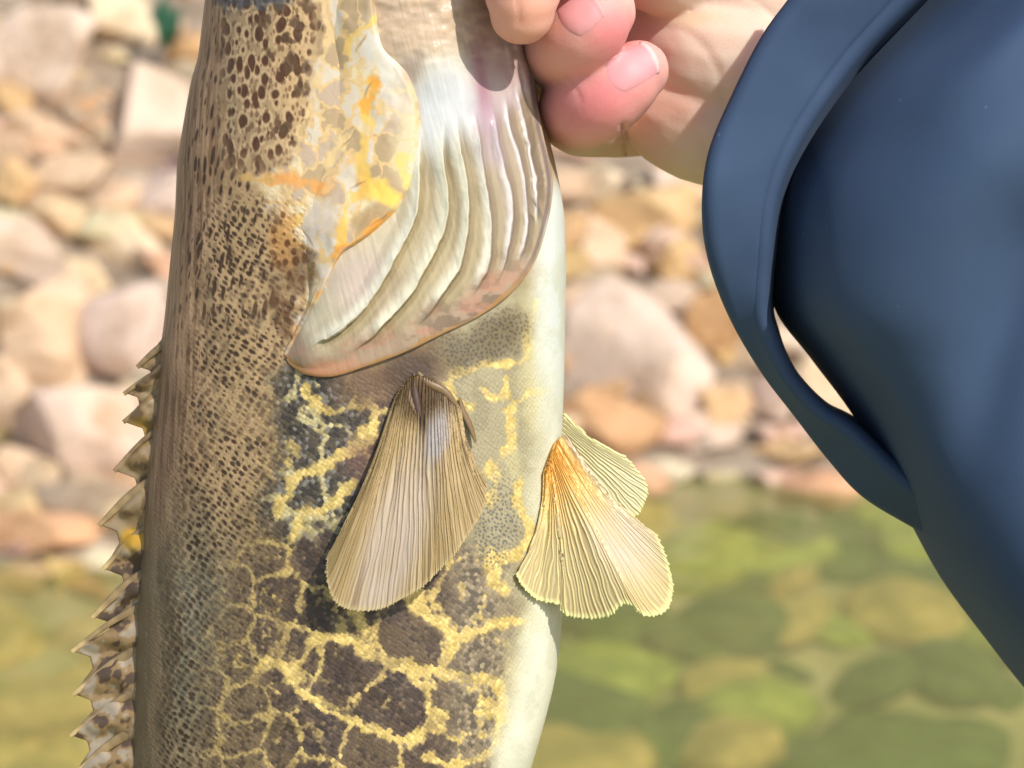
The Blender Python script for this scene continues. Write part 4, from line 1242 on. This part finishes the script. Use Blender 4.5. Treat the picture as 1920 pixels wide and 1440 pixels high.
def build_hand():
    bm = bmesh.new()
    # little finger: from the knuckle, round behind, back to the tip on the right
    chain(bm, [(1290, 215, 34, 74), (1170, 225, 38, 74), (1095, 222, 22, 74), (1083, 208, 2, 76), (1120, 190, -10, 76), (1165, 158, -12, 70), (1196, 133, -11, 58)])
    # ring finger
    chain(bm, [(1290, 90, 36, 78), (1150, 120, 42, 78), (1070, 105, 24, 78), (1048, 92, 2, 78), (1070, 75, -14, 76), (1105, 48, -19, 74), (1128, 22, -18, 64)])
    # middle finger, tip pointing down over the jaw
    chain(bm, [(1260, -60, 34, 80), (1130, -80, 34, 80), (1050, -110, 10, 78), (1010, -120, -14, 76), (985, -60, -28, 74), (980, -10, -30, 70), (979, 22, -29, 60)])
    # index finger, above the picture
    chain(bm, [(1280, -190, 30, 82), (1130, -230, 28, 80), (1040, -260, 4, 76), (990, -250, -20, 72), (965, -190, -30, 66)])
    chain(bm, [(985, 100, 14, 55), (1040, 140, 18, 70), (1110, 190, 26, 80)])
    # palm, heel of the hand
    chain(bm, [(1215, 160, 28, 112), (1300, 200, 24, 140), (1400, 215, 22, 145), (1520, 190, 26, 150), (1700, 130, 30, 165), (1950, 30, 40, 190)])
    chain(bm, [(1240, 70, 30, 120), (1340, 100, 20, 150), (1450, 120, 18, 160), (1560, 150, 24, 150)])
    chain(bm, [(1260, -140, 30, 125), (1360, -60, 20, 145), (1480, 60, 18, 150)])
    # ball of the thumb and thumb
    chain(bm, [(1500, 40, 22, 120), (1400, -20, 18, 106), (1310, -52, 13, 96), (1240, -62, 8, 92), (1170, -92, -8, 84), (1090, -140, -30, 76), (1030, -170, -40, 66)])
    me = bpy.data.meshes.new('hand_src')
    bm.to_mesh(me); bm.free()
    src = bpy.data.objects.new('hand_src', me)
    COL.objects.link(src)
    rm = src.modifiers.new('remesh', 'REMESH'); rm.mode = 'VOXEL'; rm.voxel_size = 0.00075
    sm = src.modifiers.new('smooth', 'SMOOTH'); sm.factor = 0.5; sm.iterations = 7
    dg = bpy.context.evaluated_depsgraph_get()
    m2 = bpy.data.meshes.new_from_object(src.evaluated_get(dg))
    bpy.data.objects.remove(src)
    m2.name = 'hand'
    n = len(m2.vertices)
    co = np.empty(n * 3, np.float32); m2.vertices.foreach_get('co', co); co = co.reshape(-1, 3)
    nr = np.empty(n * 3, np.float32); m2.vertices.foreach_get('normal', nr); nr = nr.reshape(-1, 3)
    rel = co - CAM
    dep = rel @ FWD
    px = 960 + (rel @ RIGHT) / dep / K; py = 720 - (rel @ UP) / dep / K
    od = (dep - D) * 1000
    # creases pressed into the skin
    disp = np.zeros(n, np.float32)
    cre = [([(968, -10), (972, 15), (974, 45)], 4, .35), ([(1168, 235), (1172, 262), (1174, 300)], 3.5, 1.0), ([(1240, 52), (1290, 60), (1340, 120), (1360, 200)], 9, .25), ([(1400, -10), (1440, 20), (1480, 60)], 7, .3), ([(1260, 230), (1300, 250), (1330, 300)], 10, .2),
           ([(1050, 140), (1075, 160), (1090, 190)], 4, .25), ([(1060, 235), (1075, 215)], 4, .25)]
    for pts, w, s_ in cre:
        dd, tt = poly_dist(px, py, spline(pts, 20), 60)
        disp -= np.exp(-(dd / w) ** 2) * s_ * (nr @ -FWD > 0.1)
    disp += (fbm(px / 40, py / 40 + od / 8, 301, 2) - .5) * 0.3
    co = co + nr * disp[:, None] * 1e-3
    m2.vertices.foreach_set('co', co.ravel())
    # flush of the pinched fingers against the paler palm
    C = np.empty((n, 3), np.float32); C[:] = (234, 204, 180)
    w = fbm(px / 45, py / 45, 303, 3)
    fing = sstep(12, -4, od) * sstep(1300, 1230, px)
    C = mix(C, (226, 172, 158), sstep(1300, 1200, px) * .7)
    C = mix(C, (222, 148, 138), fing * (.55 + .4 * w))
    C = mix(C, (220, 128, 128), blob(px, py, 1130, 185, 66, 40, -25, .8) * fing * .75)
    C = mix(C, (220, 128, 128), blob(px, py, 1150, 60, 40, 45, -25, .8) * fing * .7)
    C = mix(C, (232, 176, 146), blob(px, py, 980, 20, 70, 70, 0, .5) * fing * .7)
    C = mix(C, (232, 172, 148), blob(px, py, 1030, 120, 34, 30, 0, .6) * fing * .6)
    C = mix(C, (232, 168, 148), blob(px, py, 1280, 200, 36, 34, 0, .8) * .5)
    C = mix(C, (236, 208, 182), blob(px, py, 1330, -10, 140, 50, 0, .6) * .7)
    C = mix(C, (234, 192, 152), blob(px, py, 1290, 34, 60, 14, 0, .6) * .5)
    a = m2.color_attributes.get('col') or m2.color_attributes.new('col', 'FLOAT_COLOR', 'POINT')
    c4 = np.ones((n, 4), np.float32); c4[:, :3] = lin(np.clip(C, 0, 255))
    a.data.foreach_set('color', c4.ravel())
    m2.polygons.foreach_set('use_smooth', np.ones(len(m2.polygons), bool))
    m2.materials.clear(); m2.materials.append(M_SKIN)
    o = bpy.data.objects.new('hand', m2)
    COL.objects.link(o)
    o.parent = person; o.matrix_parent_inverse = Matrix.Translation(-Vector(person.location))
    o['label'] = 'bare hand with three flushed fingertips showing'
    return o
hand = build_hand()

def build_nails():
    bpy.context.view_layer.update()
    dg = bpy.context.evaluated_depsgraph_get()
    def surf(x, y):
        v = Vector(FWD + (x - 960) * K * RIGHT + (720 - y) * K * UP)
        M = hand.matrix_world.inverted()
        ok, loc, nrm, _ = hand.ray_cast(M @ Vector(CAM), (M.to_3x3() @ v).normalized())
        return (hand.matrix_world @ loc, nrm) if ok else (None, None)
    # (centre, direction of the tip, length, width)
    for (cx, cy, ang, ln, wd, col, tipc) in [(1184, 128, -30, 100, 74, (220, 148, 148), (232, 184, 176)), (1086, 26, -42, 80, 76, (220, 150, 148), (222, 156, 152))]:
        n, m = 22, 18
        c, s = math.cos(math.radians(ang)), math.sin(math.radians(ang))
        vs = []; cs = []
        okall = True
        for i in range(n):
            for j in range(m):
                u = i / (n - 1) - .5; v = j / (m - 1) - .5
                # rounded root and free edge
                uu = u * ln * (1 - 0.55 * (2 * v) ** 2 * (0.35 if u > 0 else 0.6) * abs(2 * u))
                vv = v * wd * (1 - 0.10 * (2 * u) ** 2)
                x, y = cx + c * uu - s * vv, cy + s * uu + c * vv
                loc, nr = surf(x, y)
                if loc is None:
                    okall = False; break
                e = max(abs(2 * v), -2 * u)
                h = 0.00040 * (1 - e ** 4) - 0.00010
                if u > .42: h += 0.0002
                vs.append(np.array(loc) + np.array(nr) * h)
                cs.append(np.array(tipc if u > .42 else col))
            if not okall: break
        if not okall: continue
        o = mesh_obj('fingernail', np.array(vs), grid_faces(n, m), M_NAIL, hand, lin(np.clip(cs, 0, 255)))
        o.matrix_parent_inverse = hand.matrix_world.inverted()
        so = o.modifiers.new('thick', 'SOLIDIFY'); so.thickness = 0.0004; so.offset = -1
build_nails()

def build_sleeve():
    # main cloth body: rounded left edge, running out of the picture on the right
    edge = [(1900, -170), (1790, -70), (1712, 8), (1600, 120), (1505, 245), (1452, 350), (1438, 470), (1453, 580), (1520, 672), (1606, 790), (1692, 952), (1765, 1085), (1850, 1200), (1925, 1295), (2060, 1450), (2250, 1650)]
    n = 260
    E = spline(edge, n)
    m = 150
    w = np.linspace(0, 2 * math.pi, m, endpoint=False)           # round the tube
    far = np.stack([np.full(n, 2500.0), np.linspace(-120, 1750, n)], 1)
    cxy = (E + far) / 2; hv = (far - E) / 2
    X = cxy[:, None, 0] - hv[:, None, 0] * np.cos(w)[None, :]
    Y = cxy[:, None, 1] - hv[:, None, 1] * np.cos(w)[None, :]
    sw = np.sin(w)
    Dp = D + 0.002 - 0.052 * np.sign(sw) * np.abs(sw) ** 0.9 + 0 * X
    xe = np.hypot(X - E[:, None, 0], Y - E[:, None, 1])
    Dp = Dp + 0.022 * np.clip(1 - xe / 130.0, 0, 1) ** 2 * (sw >= 0)[None, :] + 0.016 * np.exp(-xe / 60.0) * (sw < 0)[None, :]
    # soft wrinkles
    front = (sw > 0)[None, :]
    f = np.clip(np.abs(sw), 0, 1)[None, :]
    wr = (fbm((X + Y) / 420, (Y - X) / 760, 401, 1) - .5) * 16
    fold = 5.0 * np.exp(-(((X - 1500) * .62 + (Y - 330) * .78 - 30 * np.sin(X / 90)) / 60) ** 2) * sstep(1480, 1640, X)
    fold2 = -5.0 * np.exp(-(((X - 1650) * .5 + (Y - 140) * .86) / 38) ** 2) * sstep(1640, 1780, X)
    fold3 = 4.0 * np.exp(-(((X - 1900) * .9 + (Y - 520) * .2) / 60) ** 2) * sstep(300, 480, Y) * sstep(1000, 700, Y) * -1
    Dp = Dp - (wr + fold + fold2 + fold3) * 1e-3 * f * front
    P = at(X, Y, Dp)
    faces = grid_faces(n, m, True)
    o = mesh_obj('sleeve', P.reshape(-1, 3), faces, M_CLOTH, person)
    o['label'] = 'navy stretch cloth sleeve'
    # loose cuff: a hemmed band standing off the sleeve
    outer = [(1640, -210), (1560, -95), (1492, 0), (1438, 75), (1385, 180), (1340, 290), (1329, 395), (1342, 490), (1380, 590), (1438, 690), (1500, 772), (1560, 850), (1622, 918), (1705, 970), (1800, 1020)]
    inner = [(1900, -170), (1810, -70), (1735, 10), (1622, 125), (1528, 250), (1474, 355), (1452, 470), (1438, 572), (1448, 622), (1463, 665), (1490, 712), (1542, 764), (1606, 800), (1720, 900), (1830, 985)]
    n, m = 320, 46
    A = spline(outer, n); B = spline(inner, n)
    s = np.linspace(0, 1, m)[None, :]
    X = A[:, None, 0] * (1 - s) + B[:, None, 0] * s
    Y = A[:, None, 1] * (1 - s) + B[:, None, 1] * s
    t = np.linspace(0, 1, n)[:, None]
    # rolled outer lip, ridge of stitching near the inner side, then dips under the sleeve
    lip = np.sqrt(np.clip(1 - (1 - np.clip(s / 0.10, 0, 1)) ** 2, 0, 1))
    ridge = 0.8 * np.exp(-((s - 0.80) / 0.05) ** 2) - 0.9 * np.exp(-((s - 0.70) / 0.022) ** 2)
    turn = sstep(0.40, 0.78, t)                     # below, the band turns its inner face to us
    Dp = D - 0.026 + 0.007 * s + 0.040 * sstep(.80, 1.0, s) - 0.0016 * lip - 0.0007 * ridge * (1 - turn) + 0.010 * (t - .3) + turn * 0.022 * (1 - s) + 0.003 * np.sin(t * 9)
    wv = (fbm(X / 110, Y / 110, 411, 2) - .5) * 0.0012
    P = at(X, Y, Dp + wv)
    c = mesh_obj('sleeve_cuff', P.reshape(-1, 3), grid_faces(n, m), M_CLOTH, person)
    c['label'] = 'loose hemmed navy cuff band standing off the sleeve'
    so = c.modifiers.new('thick', 'SOLIDIFY'); so.thickness = 0.0016; so.offset = -1
build_sleeve()
